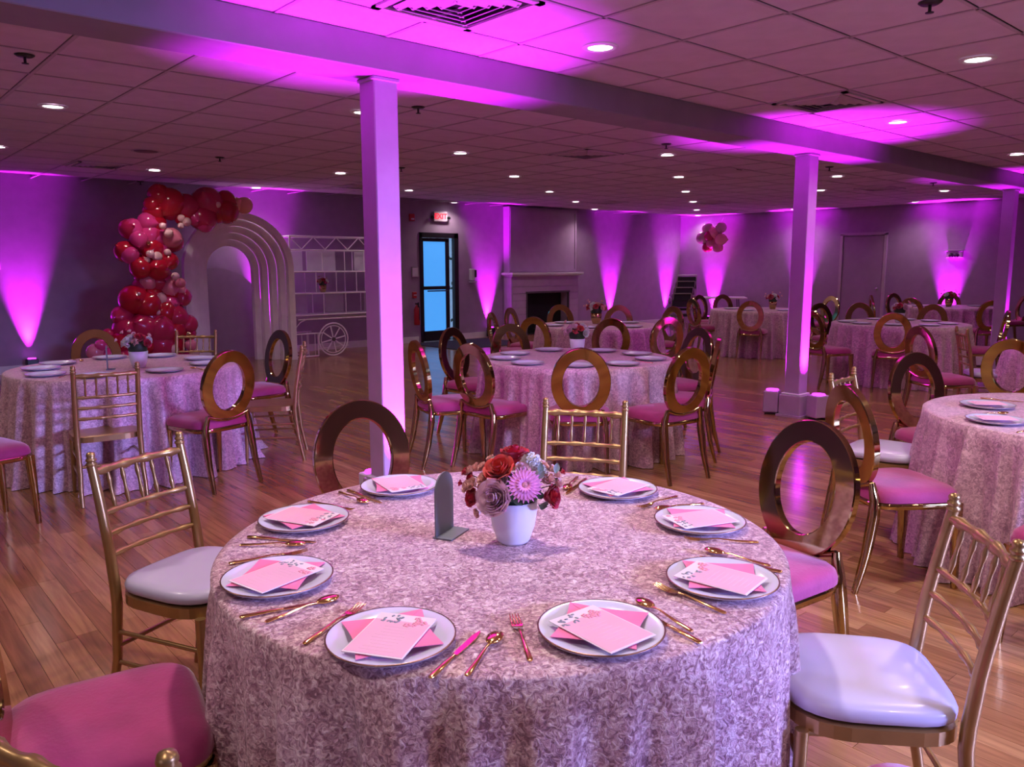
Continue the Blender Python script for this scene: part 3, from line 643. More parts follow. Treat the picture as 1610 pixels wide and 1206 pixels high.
OV = [  # x, y, facing angle, label, group
 (2.04,5.59,104,'gold oval-back chair seen from behind at the near edge of the far left table','L'),
 (2.85,6.68,-175,'gold oval-back chair with magenta seat on the column side of the far left table','L'),
 (1.89,7.67,-95,'gold oval-back ring rising across the far left table before the garland','L'),
 (.66,5.50,15,'oval-back chair at the picture edge of which only the magenta seat and gold legs show','L'),
 (3.93,4.62,5,'gold oval-back chair nearest the bright column on the middle table, seat turned sideways','M'),
 (4.49,5.63,-75,'oval-back chair with pink reflection in its ring standing in front of the blue glass door','M'),
 (3.71,4.98,-16,'oval-back chair seen edge on tight against the bright column','M'),
 (4.20,4.05,46,'olive gold oval-back chair seen squarely from behind at the middle table, above the chiavari back','M'),
 (4.61,3.61,82,'copper oval-back chair, front one of the pair on the aisle side of the middle table','M'),
 (5.80,4.40,167,'oval-back chair with a pink glowing ring right behind the front aisle-side pair','M'),
 (5.19,3.87,120,'oval-back chair seen edge on, outermost on the aisle side of the middle table','M'),
 (5.04,5.62,-106,'oval-back chair behind the middle table with a pale mint reflection in its ring','M'),
 (6.30,6.60,15,'brown gold oval-back chair between the mint ringed chair and the bouquet, before the fireplace table','F'),
 (6.66,5.98,48,'copper oval-back chair rising just behind the middle table bouquet','F'),
 (7.20,5.76,70,'narrow brown gold oval-back chair behind the right rim of the middle table','F'),
 (8.68,6.88,173,'dark oval-back chair on the corner side of the fireplace table','F'),
 (7.23,7.92,-66,'maroon oval-back chair directly in front of the fireplace surround edge','F'),
 (6.53,7.45,-22,'thin edge-on oval-back chair beside the black uplight near the exit mat','F'),
 (8.10,8.07,-113,'pink glowing oval-back ring standing before the black firebox','F'),
 (8.45,7.47,-150,'faint gold oval-back chair behind the golden vase of the fireplace table','F'),
 (11.47,7.19,24,'dark oval-back chair seen squarely from behind at the corner table','B'),
 (12.11,8.31,-51,'oval-back chair nearest the stacked black chairs at the corner table','B'),
 (11.86,7.99,-21,'oval-back chair second from the stacked black chairs at the corner table','B'),
 (13.12,8.73,-117,'oval-back chair with a pale rim on the far side of the corner table','B'),
 (13.69,7.21,165,'maroon oval-back chair peeping over the mint ring just past the middle column','B'),
 (12.75,8.9,-95,'small oval-back ring glinting behind the corner table','B'),
 (10.02,4.30,23,'gold oval-back chair seen squarely from behind at the round table past the middle column','R'),
 (11.15,5.68,-112,'oval-back chair with a shining mint and white ring beside the middle column','R'),
 (9.62,4.93,-20,'very dark oval-back chair with glinting edges against the middle column','R'),
 (11.65,5.42,-135,'copper oval-back chair seen narrow behind the round table past the middle column','R'),
 (11.75,4.62,-178,'brown oval-back ring behind the bouquet of the round table past the middle column','R'),
 (10.95,3.75,115,'dark glinting oval-back chair in front of the farthest column','R'),
 (15.1,6.65,-55,'oval-back chair on the door side of the farthest table','W'),
 (14.5,5.85,0,'dark oval-back chair seen square on at the near side of the farthest table','W'),
 (16.1,6.75,-110,'faint oval-back chair behind the farthest table, beside the side door','W'),
 (16.7,6.15,-160,'reddish oval-back ring in front of the magenta beam at the farthest table','W'),
 (16.6,5.05,140,'maroon oval-back chair visible past the farthest column','W'),
 (14.2,4.72,45,'pinkish oval-back ring just above the dark glinting chair by the farthest column','W'),
 (7.93,2.93,-31,'red edge-on oval-back chair beside the chiavari chair at the picture edge table','Q'),
 (7.15,2.08,5,'large dark oval-back chair cut by the picture edge, pink cloth showing through its ring','Q'),
 (5.22,1.90,-116,'oval-back chair whose big brown ring frames the floor beyond the right-hand table','E'),
 (3.90,1.62,-33,'oval-back chair seen edge on with a broad magenta seat beside the right-hand table','E'),
 (3.65,.76,75,'oval-back chair at the picture edge showing a sliver of magenta seat and one gold leg','E'),
 (2.44,1.47,170,'large mirror gold oval-back chair at the near table, its ring filled with floor','N'),
 (1.64,2.67,-104,'gold oval-back chair at the far side of the near table beside the bright column','N'),
 (.43,1.93,-12,'oval-back chair in the near corner with a big magenta seat, ring mostly cut off','N'),
 (1.43,.47,92,'oval-back chair at the bottom edge of which only the tip of the magenta seat shows','N'),
]
GRP = dict(L='chairs around the far left table', M='chairs around the middle table', F='chairs around the fireplace table', B='chairs around the corner table', R='chairs around the table past the middle column',
           W='chairs around the farthest table', Q='chairs around the picture edge table', E='chairs around the right-hand table', N='chairs around the near table')
TCEN = dict(L=(1.80, 6.58, .80), M=(4.76, 4.63, .77), F=(7.62, 7.02, .80), B=(12.3, 7.6, .80), R=(10.75, 4.55, .83), W=(15.6, 5.75, .80), E=(4.8, 1.02, .79), Q=(8.75, 1.85, .8), N=(1.397, 1.644, .77))
def clear_of(x, y, g):   # keep every seat from running deep into the hanging cloth
    tx, ty, tr = TCEN[g]; dx, dy = x-tx, y-ty; d = math.hypot(dx, dy); m_ = tr+.10
    return (x, y) if d >= m_ else (tx+dx/d*m_, ty+dy/d*m_)
proto = oval_chair()
for i, (x, y, a, lab, g) in enumerate(OV):
    o = proto if i == 0 else copy_tree(proto)
    x, y = clear_of(x, y, g); setat(o, x, y, 0, R_(a-90)); tag(o, lab, 'chair', GRP[g])

# ------------------------------------------------------------------ chiavari chair
def chiavari(cushion=True):
    root = empty('chiavari_chair')
    ringz = [.50, .56, .62, .70, .78]
    for sx in (-1, 1):
        pts = []; rad = []
        path = [(0, -.255), (.2, -.215), (.42, -.195), (.6, -.215), (.76, -.245), (.90, -.275)]
        def yat(z):
            for (z0_, y0_), (z1_, y1_) in zip(path, path[1:]):
                if z <= z1_: return y0_+(y1_-y0_)*(z-z0_)/(z1_-z0_)
            return path[-1][1]
        zs = [0, .1, .2, .3, .4, .46, .52, .58, .64, .70, .76, .82, .868]
        for z in zs:
            pts.append((sx*(.185+.006*(z < .2)), yat(z), z)); rad.append(.013+.005*min(1, z/.4)-.003*max(0, (z-.5)/.4))
        b = MB().tube(pts, rad, 10)
        yt = yat(.87)
        b.lathe([(.014, .866), (.018, .870), (.018, .876), (.012, .880), (.017, .886), (.017, .891), (.012, .895), (.015, .903), (.012, .912), (0, .916)], 12, (sx*.185, yt, 0))
        post = b.build('back_post', 'gold2', root)
    def rail(z, r, name='rail'):
        y = yat(z); P = []; Rd = []
        for k in range(25):
            u = k/24*2-1; P.append((u*.185, y-.022*(1-u*u), z)); Rd.append(r*(1.0+(.45 if k % 6 == 3 else 0)+(.2 if k % 6 in (2, 4) else 0)))
        MB().tube(P, Rd, 8).build(name, 'gold2', root)
    rail(.845, .0125, 'top_rail')
    for z in (.705, .635, .565): rail(z, .0085)
    for k in range(5):
        u = (k-2)/3; y0_, y1_ = yat(.705)-.022*(1-u*u), yat(.845)-.022*(1-u*u); P = []; Rd = []
        for q in range(13):
            s = q/12; P.append((u*.185, y0_+(y1_-y0_)*s, .705+.14*s)); Rd.append(.0055*(1+(.55 if q in (3, 9) else 0)+(.3 if q in (2, 4, 8, 10) else 0)))
        MB().tube(P, Rd, 7).build('spindle', 'gold2', root)
    def plan(k, s=1.0, n=32):
        u = 2*math.pi*k/n; cu_, su = math.cos(u), math.sin(u); e = .45 if su < 0 else .72
        return math.copysign(abs(cu_)**e, cu_)*(.205+.012*su)*s, math.copysign(abs(su)**e, su)*.205*s
    def fr(i, j):
        x, y = plan(j, (.86, 1, 1, .9)[i]); return Vector((x, y, (.405, .405, .440, .445)[i]))
    mb = MB(); mb.grid(fr, 4, 32, False, True)
    top = [Vector((*plan(j, .9), .445)) for j in range(32)]; mb.add(top, [tuple(range(32))]); mb.build('seat_frame', 'gold2', root)
    if cushion:
        def cs(i, j):
            x, y = plan(j, (.93, 1.0, 1.01, .97, .86, .5, .0001)[i]); return Vector((x, y+.004, (.447, .455, .472, .488, .496, .500, .501)[i]))
        MB().grid(cs, 7, 32, True, True).build('seat_cushion', 'cushion', root)
    for sx in (-1, 1):
        MB().tube([(sx*.175, .17, .41), (sx*.18, .175, .2), (sx*.185, .18, 0)], [.017, .015, .011], 10).build('leg', 'gold2', root)
        for z in (.30, .19):
            MB().tube([(sx*.178, .175, z), (sx*.187, -.2, z)], .008, 7).build('side_stretcher', 'gold2', root)
    for z in (.33, .22):
        MB().tube([(-.178, .175, z), (.178, .175, z)], .0085, 7).build('front_stretcher', 'gold2', root)
    MB().tube([(-.187, -.2, .25), (.187, -.2, .25)], .0085, 7).build('rear_stretcher', 'gold2', root)
    return root
CH = [
 (1.40,5.75,84,0,'gold chiavari chair without a cushion seen from behind at the far left table','L'),
 (2.70,6.02,150,0,'gold chiavari chair seen sideways at the far left table, slender post before the cart shelf','L'),
 (2.63,7.64,-128,0,'gold chiavari chair whose slatted back shows behind the far left table before the arch','L'),
 (.93,2.70,-66,1,'gold chiavari chair with white cushion on the left of the near table','N'),
 (2.42,2.36,-146,1,'gold chiavari chair pushed in across the near table behind the bouquet','N'),
 (1.95,.87,130,1,'large gold chiavari chair with white cushion and shadow of its slats on the seat','N'),
 (.44,1.28,27,1,'gold chiavari chair cut off by the bottom corner, only a rail and a finial showing','N'),
 (4.55,1.95,-83,1,'gold chiavari chair with white cushion behind the edge-on oval chair of the right-hand table','E'),
 (8.59,2.75,-56,1,'gold chiavari chair with white cushion in the distance at the picture edge table','Q'),
]
pc = {1: None, 0: None}
for x, y, a, cu_, lab, g in CH:
    if pc[cu_] is None: pc[cu_] = chiavari(bool(cu_)); o = pc[cu_]
    else: o = copy_tree(pc[cu_])
    setat(o, x, y, 0, R_(a-90)); tag(o, lab, 'chair', GRP[g])

# ------------------------------------------------------------------ tables and cloths
TZ = .765
def cloth(x, y, r, seed, label, flare=.12, nf=26, seg=260, pool=.0, fold=.055):
    rn = random.Random(seed)
    ph = [rn.uniform(0, 6.28) for _ in range(6)]; fq = [nf, int(nf*.62), int(nf*1.7), 5, 9, int(nf*2.6)]
    def ring(i, j):
        a = 2*math.pi*j/seg
        wv = .50*math.sin(fq[0]*a+ph[0]+1.2*math.sin(fq[3]*a+ph[3]))+.35*math.sin(fq[1]*a+ph[1])+.22*math.sin(fq[2]*a+ph[2])+.1*math.sin(fq[5]*a+ph[5])
        if i < len(T1):
            rr, z = T1[i]; return Vector((rr*math.cos(a), rr*math.sin(a), z))
        s = (i-len(T1)+1)/NS
        z = (TZ-.014)*(1-s)+.004*s
        am = (.008+fold*s**.8)*min(1, s*7)
        rr = r+.004+flare*s**1.2*.6+am*wv+pool*max(0, s-.9)*10*(.5+.5*math.sin(4*a+ph[4]))
        return Vector((rr*math.cos(a), rr*math.sin(a), z))
    T1 = [(.0001, TZ), (r*.3, TZ), (r*.6, TZ), (r*.85, TZ), (r*.97, TZ), (r*.992, TZ-.002), (r+.002, TZ-.007)]; NS = 16
    t = thing('round_table', label.replace('pale pink crushed velvet tablecloth', 'round table under the cloth'), 'table', (x, y, 0), 0, 'round banquet tables')
    MB().lathe([(0, .716), (r-.03, .716), (r-.02, .725), (r-.02, .745), (r-.03, .752), (0, .752)], 48).build('table_top', 'tabletop', t)
    for a in (0.3, .3+math.pi/2, .3+math.pi, .3+1.5*math.pi):
        MB().tube([(r*.55*math.cos(a), r*.55*math.sin(a), .71), (r*.62*math.cos(a), r*.62*math.sin(a), .0)], .014, 8).build('leg', 'vent', t)
    mb = MB(); mb.grid(ring, len(T1)+NS, seg, True, True)
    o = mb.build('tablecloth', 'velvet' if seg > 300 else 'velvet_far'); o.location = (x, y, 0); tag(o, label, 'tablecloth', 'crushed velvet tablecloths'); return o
TBL = dict(N=(1.397, 1.644, .765), L=(1.80, 6.58, .82), M=(4.76, 4.63, .79), F=(7.62, 7.02, .80), B=(12.3, 7.6, .80), R=(10.75, 4.55, .83), W=(15.6, 5.75, .80), E=(4.80, 1.02, .79), Q=(8.75, 1.85, .80))
TL = dict(N='pale pink crushed velvet tablecloth on the near table with the place settings', L='pale pink crushed velvet tablecloth pooling on the floor at the far left table', M='pale pink crushed velvet tablecloth on the middle table beyond the bouquet',
 F='pale pink crushed velvet tablecloth on the table before the fireplace', B='pale pink crushed velvet tablecloth on the table by the room corner', R='pale pink crushed velvet tablecloth on the table past the middle column',
 W='pale pink crushed velvet tablecloth on the farthest table near the side wall', E='pale pink crushed velvet tablecloth cut by the edge beside the edge-on oval chair', Q='pale pink crushed velvet tablecloth far off, seen through a large dark ring')
for k, (x, y, r) in TBL.items():
    cloth(x, y, r, ord(k), TL[k], .02 if k == 'N' else .05, 28 if k == 'N' else 32, 420 if k == 'N' else 300, .05 if k == 'L' else 0, .07 if k == 'N' else .11)
# table ids end

# ------------------------------------------------------------------ plates
def plate_obj():
    root = empty('dinner_plate')
    MB().lathe([(0, .004), (.075, .004), (.088, .006), (.100, .013), (.122, .0175), (.1295, .018)], 48).lathe([(.132, .0178), (.128, .012), (.1, .004), (.07, .0), (0, 0)], 48).build('dish', 'plate', root)
    MB().lathe([(.1292, .0184), (.1325, .0182), (.1325, .0166)], 48).build('rim_line', 'rim', root)
    return root
pp = plate_obj(); first = [True]
def put_plate(x, y, lab, grp, s=1.0):
    o = pp if first[0] else copy_tree(pp); first[0] = False
    setat(o, x, y, TZ+.001, 0); o.scale = (s, s, s); tag(o, lab, 'plate', grp); return o
SET = [  # near table settings: x, y, card x,y, card angle, words
 (.822, 1.315, .808, 1.292, 33, 'nearest the camera on the near table, left of the lone knife'), (1.169, 1.058, 1.140, 1.030, 87, 'nearest the camera on the near table, right of the lone fork'),
 (1.582, 1.045, 1.548, 1.030, 100, 'at the large chiavari chair side of the near table'), (.788, 1.765, .775, 1.74, 13, 'on the left rim of the near table by the white chiavari cushion'),
 (1.911, 1.346, 1.885, 1.325, 160, 'in front of the large mirror gold oval chair'), (1.046, 2.14, 1.030, 2.125, -65, 'at the far left rim of the near table'),
 (1.986, 1.732, 1.968, 1.708, -175, 'at the far rim of the near table right of the bouquet'), (1.459, 2.255, 1.445, 2.235, -101, 'at the far rim of the near table just behind the grey sign')]
SW = ['between the lone fork and lone knife', 'in front, right of the upright lone fork', 'beside the large chiavari chair with white cushion', 'beside the white cushion of the left chiavari chair',
 'in front of the large mirror gold oval chair', 'at the far left rim of the near table', 'at the far rim just right of the bouquet', 'at the far rim just behind the grey sign']
def setting(k):
    px_, py_, cx_, cy_, ca, wd = SET[k]
    put_plate(px_, py_, 'white plate '+wd, 'plates on the near table')
    z = TZ+.021
    # napkin with slightly concave sides
    n = 10; pts = []
    for s in range(4):
        a0, a1 = math.pi/2*s, math.pi/2*(s+1)
        A, B = Vector((math.cos(a0), math.sin(a0))), Vector((math.cos(a1), math.sin(a1)))
        for q in range(n):
            u = q/n; p = A.lerp(B, u); pts.append(p*(1-.10*math.sin(math.pi*u)))
    h = .124
    mb = MB(); mb.prism([(p.x*h, p.y*h*.98) for p in pts], 0, .0012)
    t = thing('paper_napkin', 'hot pink napkin on the plate '+SW[k], 'napkin', (px_, py_, z), R_(ca+math.copysign(8+k*3, k-3.5)), 'hot pink napkins on the near table')
    mb.build('sheet', 'napkin', t); MB().tube([(-h*.9, .0, .0014), (h*.9, .0, .0014)], .0006, 4).build('fold_line', 'napkin', t)
    t = thing('menu_card', 'pink menu card on the plate '+SW[k], 'menu card', (cx_*.6+px_*.4, cy_*.6+py_*.4, z+.0035), R_(ca-90), 'menu cards on the near table'); t.scale = (1.1, 1.1, 1)
    MB().box((0, 0, .0008), (.115, .165, .0014)).build('card_stock', 'cardw', t)
    MB().box((0, -.012, .0017), (.110, .132, .0004)).build('printed_panel', 'card', t)
    g = MB(); p_ = MB(); tx = MB()
    rr = random.Random(k)
    for q in range(16):
        x = -.052+.052*rr.random()*1.0; y = .075-.03*rr.random()
        g.sphere((x, y, .0019), .0052, 7, 3, (1, .6, .05), (0, 0, rr.uniform(0, 3)))
    for q in range(7):
        x = .004+.044*rr.random(); y = .074-.034*rr.random(); r0 = rr.uniform(.006, .010)
        for w_ in range(5):
            a = w_*1.256; p_.sphere((x+r0*.55*math.cos(a), y+r0*.55*math.sin(a), .0020), r0*.5, 6, 3, (1, 1, .05))
    for q in range(9):
        ww = .04+.03*rr.random(); tx.box((0, .028-.0115*q, .0020), (ww, .0016, .0002))
    g.build('leaf_print', 'ink_grey', t); p_.build('rose_print', 'ink_pink', t); tx.build('menu_text', 'ink_text', t)
for k in range(8): setting(k)

# ------------------------------------------------------------------ cutlery
def fork():
    root = empty('fork'); 
    mb = MB(); mb.tube([(0, -.10, .004), (0, -.095, .004), (0, -.04, .006), (0, .01, .010), (0, .03, .008)], [.004, .0065, .0045, .003, .0035], 8, True, True, .5); mb.build('handle', 'cutlery', root)
    mb = MB(); mb.grid(lambda i, j: Vector(((j/4-.5)*(.010, .020, .024, .024)[i], (.028, .040, .052, .060)[i], (.008, .005, .004, .005)[i]+abs(j-2)*.0004)), 4, 5); mb.build('fork_head', 'cutlery', root)
    for k in range(4): MB().tube([((k-1.5)*.0064, .058, .005), ((k-1.5)*.0064, .080, .006), ((k-1.5)*.006, .100, .010)], [.0021, .0019, .0010], 5, True, True, .6).build('tine', 'cutlery', root)
    return root
def spoon():
    root = empty('spoon'); mb = MB()
    mb.tube([(0, -.095, .004), (0, -.09, .004), (0, -.04, .006), (0, .01, .011), (0, .035, .008)], [.004, .0065, .0045, .003, .0035], 8, True, True, .5); mb.build('handle', 'cutlery', root)
    mb = MB(); mb.sphere((0, .058, .009), .02, 14, 10, (.85, 1.45, .32)); mb.build('bowl', 'cutlery', root); return root
def knife():
    root = empty('knife'); MB().tube([(0, -.105, .004), (0, -.10, .004), (0, -.04, .005), (0, -.01, .004)], [.004, .007, .006, .004], 8, True, True, .5).build('handle', 'cutlery', root)
    MB().prism([(-.0055, -.01), (.0055, -.01), (.0075, .03), (.0078, .07), (.004, .098), (0, .105), (-.005, .08)], .0025, .0045).build('blade', 'cutlery', root); return root
KP = dict(fork=fork(), spoon=spoon(), knife=knife()); used = set()
CUT = [('fork',.774,1.461,24,'left of the nearest left-hand plate on the near table'),('spoon',.762,1.572,3,'between the two left-hand plates of the near table'),('knife',.736,1.600,-14,'beside the spoon between the two left-hand plates of the near table'),
('fork',.838,1.926,-16,'mostly hidden behind the plate by the white chiavari cushion'),('knife',.925,2.035,-54,'in front of the far left rim plate of the near table'),('spoon',.890,2.005,-42,'crossing the knife in front of the far left rim plate'),
('spoon',1.281,2.256,-90,'left of the plate behind the grey sign, toward the rim'),('knife',1.318,2.25,-88,'left of the plate behind the grey sign, close to the plate'),('fork',1.18,2.227,-74,'between the two far left plates of the near table'),
('knife',.89,1.185,25,'lying alone beside a spoon between the two nearest plates'),('spoon',.932,1.150,30,'between the two nearest plates, bowl upward'),('fork',1.030,1.150,58,'left of the second nearest plate, pointing away from the camera'),
('spoon',1.332,1.028,79,'between the nearest right-hand plate and the chiavari side plate'),('knife',1.299,.995,82,'tucked by the rim of the second nearest plate'),('fork',1.444,1.039,88,'left of the plate at the large chiavari chair side'),
('spoon',1.748,1.118,99,'right of the plate at the large chiavari chair side'),('knife',1.718,1.084,107,'beside the spoon behind the large chiavari side plate'),('fork',1.829,1.216,131,'in front of the mirror gold chair plate'),
('spoon',1.995,1.486,161,'between the mirror gold chair plate and the far rim plate'),('fork',1.989,1.562,-179,'next to the spoon near the far rim plate right of the bouquet'),('spoon',1.940,1.905,-149,'at the far rim between bouquet and plate, outer piece'),('knife',1.930,1.87,-155,'at the far rim between bouquet and plate, inner piece')]
for kd, x, y, a, wd in CUT:
    o = KP[kd] if kd not in used else copy_tree(KP[kd]); used.add(kd)
    setat(o, x, y, TZ+.001, R_(a-90)); tag(o, 'gold '+kd+' '+wd, kd, 'gold cutlery on the near table')

# plates on the other tables
def ringplates(T, spots, word):
    for x, y, wd in spots: put_plate(x, y, 'white plate '+wd, 'plates on the '+word, 1.0)
ringplates('L', [(1.25,6.76,'at the left rim of the far left table'),(1.42,7.04,'second on the left rim of the far left table'),(1.20,6.36,'front left of the far left table'),(1.44,6.06,'behind the cushionless chiavari chair back'),(1.84,7.20,'behind the bouquet of the far left table'),(2.20,7.06,'at the back of the far left table toward the arch'),(2.38,6.62,'at the right rim of the far left table'),(2.29,6.24,'lower one at the right rim of the far left table'),(1.90,6.02,'in front of the bouquet of the far left table')], 'far left table')
ringplates('M', [(4.52,5.13,'before the mint ringed chair on the middle table'),(4.24,4.93,'at the left rim of the middle table'),(4.15,4.56,'front left of the middle table'),(4.96,5.16,'left of the middle table bouquet'),(5.26,4.79,'right of the middle table bouquet'),(5.28,4.41,'second right of the middle table bouquet'),(5.08,4.10,'at the right rim of the middle table'),(4.66,4.03,'front right of the middle table'),(4.34,4.20,'inside the olive gold ring of the middle table')], 'middle table')
ringplates('R', [(10.38,5.08,'at the column side of the table past the middle column'),(10.20,4.80,'front left of the table past the middle column'),(11.15,5.04,'at the back left of the table past the middle column'),(10.24,4.40,'inside the square-on gold ring of the table past the middle column'),(11.35,4.72,'behind the bouquet of the table past the middle column'),(11.30,4.38,'back right of the table past the middle column'),(10.50,4.07,'front right of the table past the middle column'),(10.90,4.02,'at the right rim of the table past the middle column')], 'table past the middle column')
ringplates('F', [(7.05,7.25,'at the left rim of the fireplace table'),(7.50,7.52,'at the back of the fireplace table'),(7.12,6.72,'front left of the fireplace table'),(8.15,6.95,'right of the golden vase on the fireplace table'),(7.62,6.45,'front right of the fireplace table')], 'fireplace table')
ringplates('B', [(12.05,7.98,'left of the corner table bouquet'),(12.20,7.05,'at the front of the corner table'),(11.78,7.5,'inside the dark ring of the corner table')], 'corner table')
ringplates('W', [(16.0,5.45,'right of the farthest table bouquet'),(15.2,6.1,'left of the farthest table bouquet')], 'farthest table')
def card_small(x, y, a, wd):
    t = thing('menu_card', 'menu card on the plate '+wd, 'menu card', (x, y, TZ+.021), R_(a), 'menu cards on the right-hand table')
    MB().box((0, 0, .001), (.115, .16, .0016)).build('card_stock', 'card', t)
    g = MB()
    for q in range(5): g.sphere((-.03+.015*q, .058+.01*(q % 2), .0022), .008, 7, 3, (1, .7, .05))
    g.build('rose_print', 'ink_pink', t)
for x, y, wd in ((4.70,1.50,'farther in at the rim of the right-hand table'), (4.27,1.32,'nearer the camera at the rim of the right-hand table')):
    put_plate(x, y, 'white plate '+wd, 'plates on the right-hand table'); card_small(x, y, 40, wd)
used2 = [('spoon', 4.47, 1.40, -35, 'between the two plates of the right-hand table'), ('fork', 4.15, 1.13, -20, 'before the nearer plate of the right-hand table'), ('knife', 4.98, 1.52, -80, 'beyond the farther plate of the right-hand table')]
for kd, x, y, a, wd in used2+[('spoon', 2.12, 5.98, 100, 'beside the front right plate of the far left table'), ('fork', 1.66, 5.93, 100, 'between the two front plates of the far left table'), ('fork', 1.30, 6.22, 50, 'at the front left rim of the far left table'), ('fork', 4.49, 4.08, 60, 'between the two front plates of the middle table'), ('spoon', 4.87, 4.02, 110, 'beside the front right plate of the middle table'), ('spoon', 1.60, 7.2, -80, 'on the back rim of the far left table')]:
    o = copy_tree(KP[kd]); setat(o, x, y, TZ+.001, R_(a-90)); tag(o, 'gold '+kd+' '+wd, kd, 'gold cutlery on the farther tables')

# ------------------------------------------------------------------ sign stand
t = thing('sign_stand', 'small grey arch-topped table sign seen from its back beside the bouquet', 'table sign', (1.303, 1.785, TZ+.001), R_(25))
poly = [(.052, 0)]+[(.052*math.cos(math.pi*k/16), .128+.052*math.sin(math.pi*k/16)) for k in range(17)]+[(-.052, 0)]
MB().prism(poly, -.002, .002, 'xz').build('arched_plate', 'stand', t)
MB().box((0, -.022, .002), (.108, .06, .004)).build('foot', 'stand', t)
t = thing('sign_stand', 'thin dark table sign seen edge on at the far left table', 'table sign', (1.62, 6.42, TZ+.001), R_(72))
MB().prism(poly, -.002, .002, 'xz').build('arched_plate', 'stand', t); MB().box((0, -.02, .002), (.10, .06, .004)).build('foot', 'stand', t)

# ------------------------------------------------------------------ flowers
def rose(r, m_, seed, layers=5):
    if m_ == 'lav_rose': layers = 7
    rn = random.Random(seed); mb = MB()
    for L in range(layers):
        f = (L+1)/layers; n = 3+L; R1 = r*(.16+.84*f); h = r*(.95-.25*f); op = .15+.95*f
        for k in range(n):
            a0 = 2*math.pi*k/n+L*.7+rn.uniform(-.15, .15); hw = math.pi/n*1.35
            def fn(i, j, a0=a0, hw=hw, R1=R1, h=h, op=op, f=f):
                u = j/5*2-1; s = i/4; a = a0+u*hw*(.75+.25*s)
                rad = R1*(.25+.75*math.sin(s*math.pi/2*.95))*(1+.10*u*u*0)+R1*.16*max(0, s-.7)/.3*f
                z = -r*.5+ (h+r*.5)*s*(1-.22*u*u) - r*.22*f*max(0, s-.7)/.3
                return Vector((rad*math.cos(a), rad*math.sin(a), z))
            mb.grid(fn, 5, 6)
    mb.sphere((0, 0, -r*.25), r*.55, 10, 6, (1, 1, .8))
    return mb
def orient(o, d, roll=0):
    o.rotation_euler = (Vector(d).normalized().to_track_quat('Z', 'Y').to_matrix() @ Matrix.Rotation(roll, 3, 'Z')).to_euler()
def gerbera(r):
    mb = MB()
    for L, (n, r1, lift) in enumerate(((22, 1.0, .05), (22, .86, .16), (16, .5, .28))):
        for k in range(n):
            a = 2*math.pi*(k+.5*L)/n; e = Matrix.Rotation(a, 3, 'Z')
            def fn(i, j, r1=r1, lift=lift, e=e):
                s = i/4; w_ = (.03, .07, .085, .07, .02)[i]*(1 if r1 > .6 else .7)
                return e @ Vector((r*(.12+(r1-.12)*s), r*w_*(j-1), r*(lift*s*(1.3-s)*1.2+.02*L)-abs(j-1)*r*-.02))
            mb.grid(fn, 5, 3)
    return mb
def leaf_(l, w_):
    return MB().grid(lambda i, j: Vector(((j-1)*w_/2*math.sin(math.pi*min(1, (i+.3)/6.3)), l*i/6, abs(j-1)*w_*.15-l*.1*(i/6)**2)), 7, 3)
def carnation(r, seed):
    rn = random.Random(seed); mb = MB()
    for k in range(26):
        a = rn.uniform(0, 6.28); b = rn.uniform(.05, 1.25); d = Vector((math.sin(b)*math.cos(a), math.sin(b)*math.sin(a), math.cos(b)))
        t_ = d.orthogonal().normalized(); u_ = d.cross(t_)
        mb.grid(lambda i, j, d=d, t_=t_, u_=u_, s0=rn.uniform(.8, 1): d*r*(.3+.7*s0*i/2)+t_*(j-2)*r*.16*(i/2+.2)+u_*r*.09*math.sin(j*2.4)*(i/2), 3, 5)
    mb.sphere((0, 0, 0), r*.55, 8, 6); return mb
def flower(root, kind, p, r, m_, d, seed, name):
    if kind == 'rose': o = rose(r, m_, seed).build(name, m_, root)
    elif kind == 'bud': o = rose(r, m_, seed, 3).build(name, m_, root)
    elif kind == 'carn': o = carnation(r, seed).build(name, m_, root)
    elif kind == 'gerb':
        o = gerbera(r).build(name, m_, root); MB().sphere((0, 0, r*.06), r*.2, 12, 6, (1, 1, .45)).build('flower_heart', 'gerb_c', o)
    o.location = p; orient(o, d, seed); return o
# main bouquet: local frame with x = picture right, y = away from the camera
az = math.atan2(-rt.x*0+rt.y, rt.x)
bq = thing('flower_arrangement', 'round white vase of roses and a pink gerbera at the centre of the near table', 'flowers', (1.405, 1.602, TZ+.001), az)
MB().lathe([(0, .003), (.036, .003), (.040, 0), (.046, .008), (.060, .05), (.066, .09), (.067, .118), (.065, .122), (.061, .118), (.060, .08), (0, .07)], 40).build('vase', 'vase', bq)
MB().sphere((0, 0, .145), .062, 14, 8, (1.25, 1, .8)).build('foliage', 'leaf', bq)
def BP(px, py, w_):  # w_: metres toward the camera
    v = (856-py)/545 + w_*.34
    return Vector(((px-806)/571, -w_, v))
def bf(kind, px, py, rp_, m_, w_, name='rose', seed=None):
    p = BP(px, py, w_); d = Vector((p.x*1.1, -w_*1.2-.02, (p.z-.13)*1.0+.02))
    return flower(bq, kind, p, rp_/571, m_, d, seed if seed is not None else int(px+py), name)
bf('rose', 808, 722, 20, 'red_rose', -.02); bf('rose', 786, 748, 22, 'coral_rose', .035); bf('carn', 833, 737, 20, 'carn', .0, 'carnation'); bf('carn', 846, 752, 16, 'carn', .02, 'carnation')
bf('rose', 779, 790, 25, 'lav_rose', .075); bf('rose', 745, 788, 14, 'red_rose', .045); bf('rose', 864, 787, 17, 'red_rose', .03)
g_ = bf('gerb', 823, 772, 28, 'gerb', .09, 'gerbera'); orient(g_, (.12, -.85, .5))
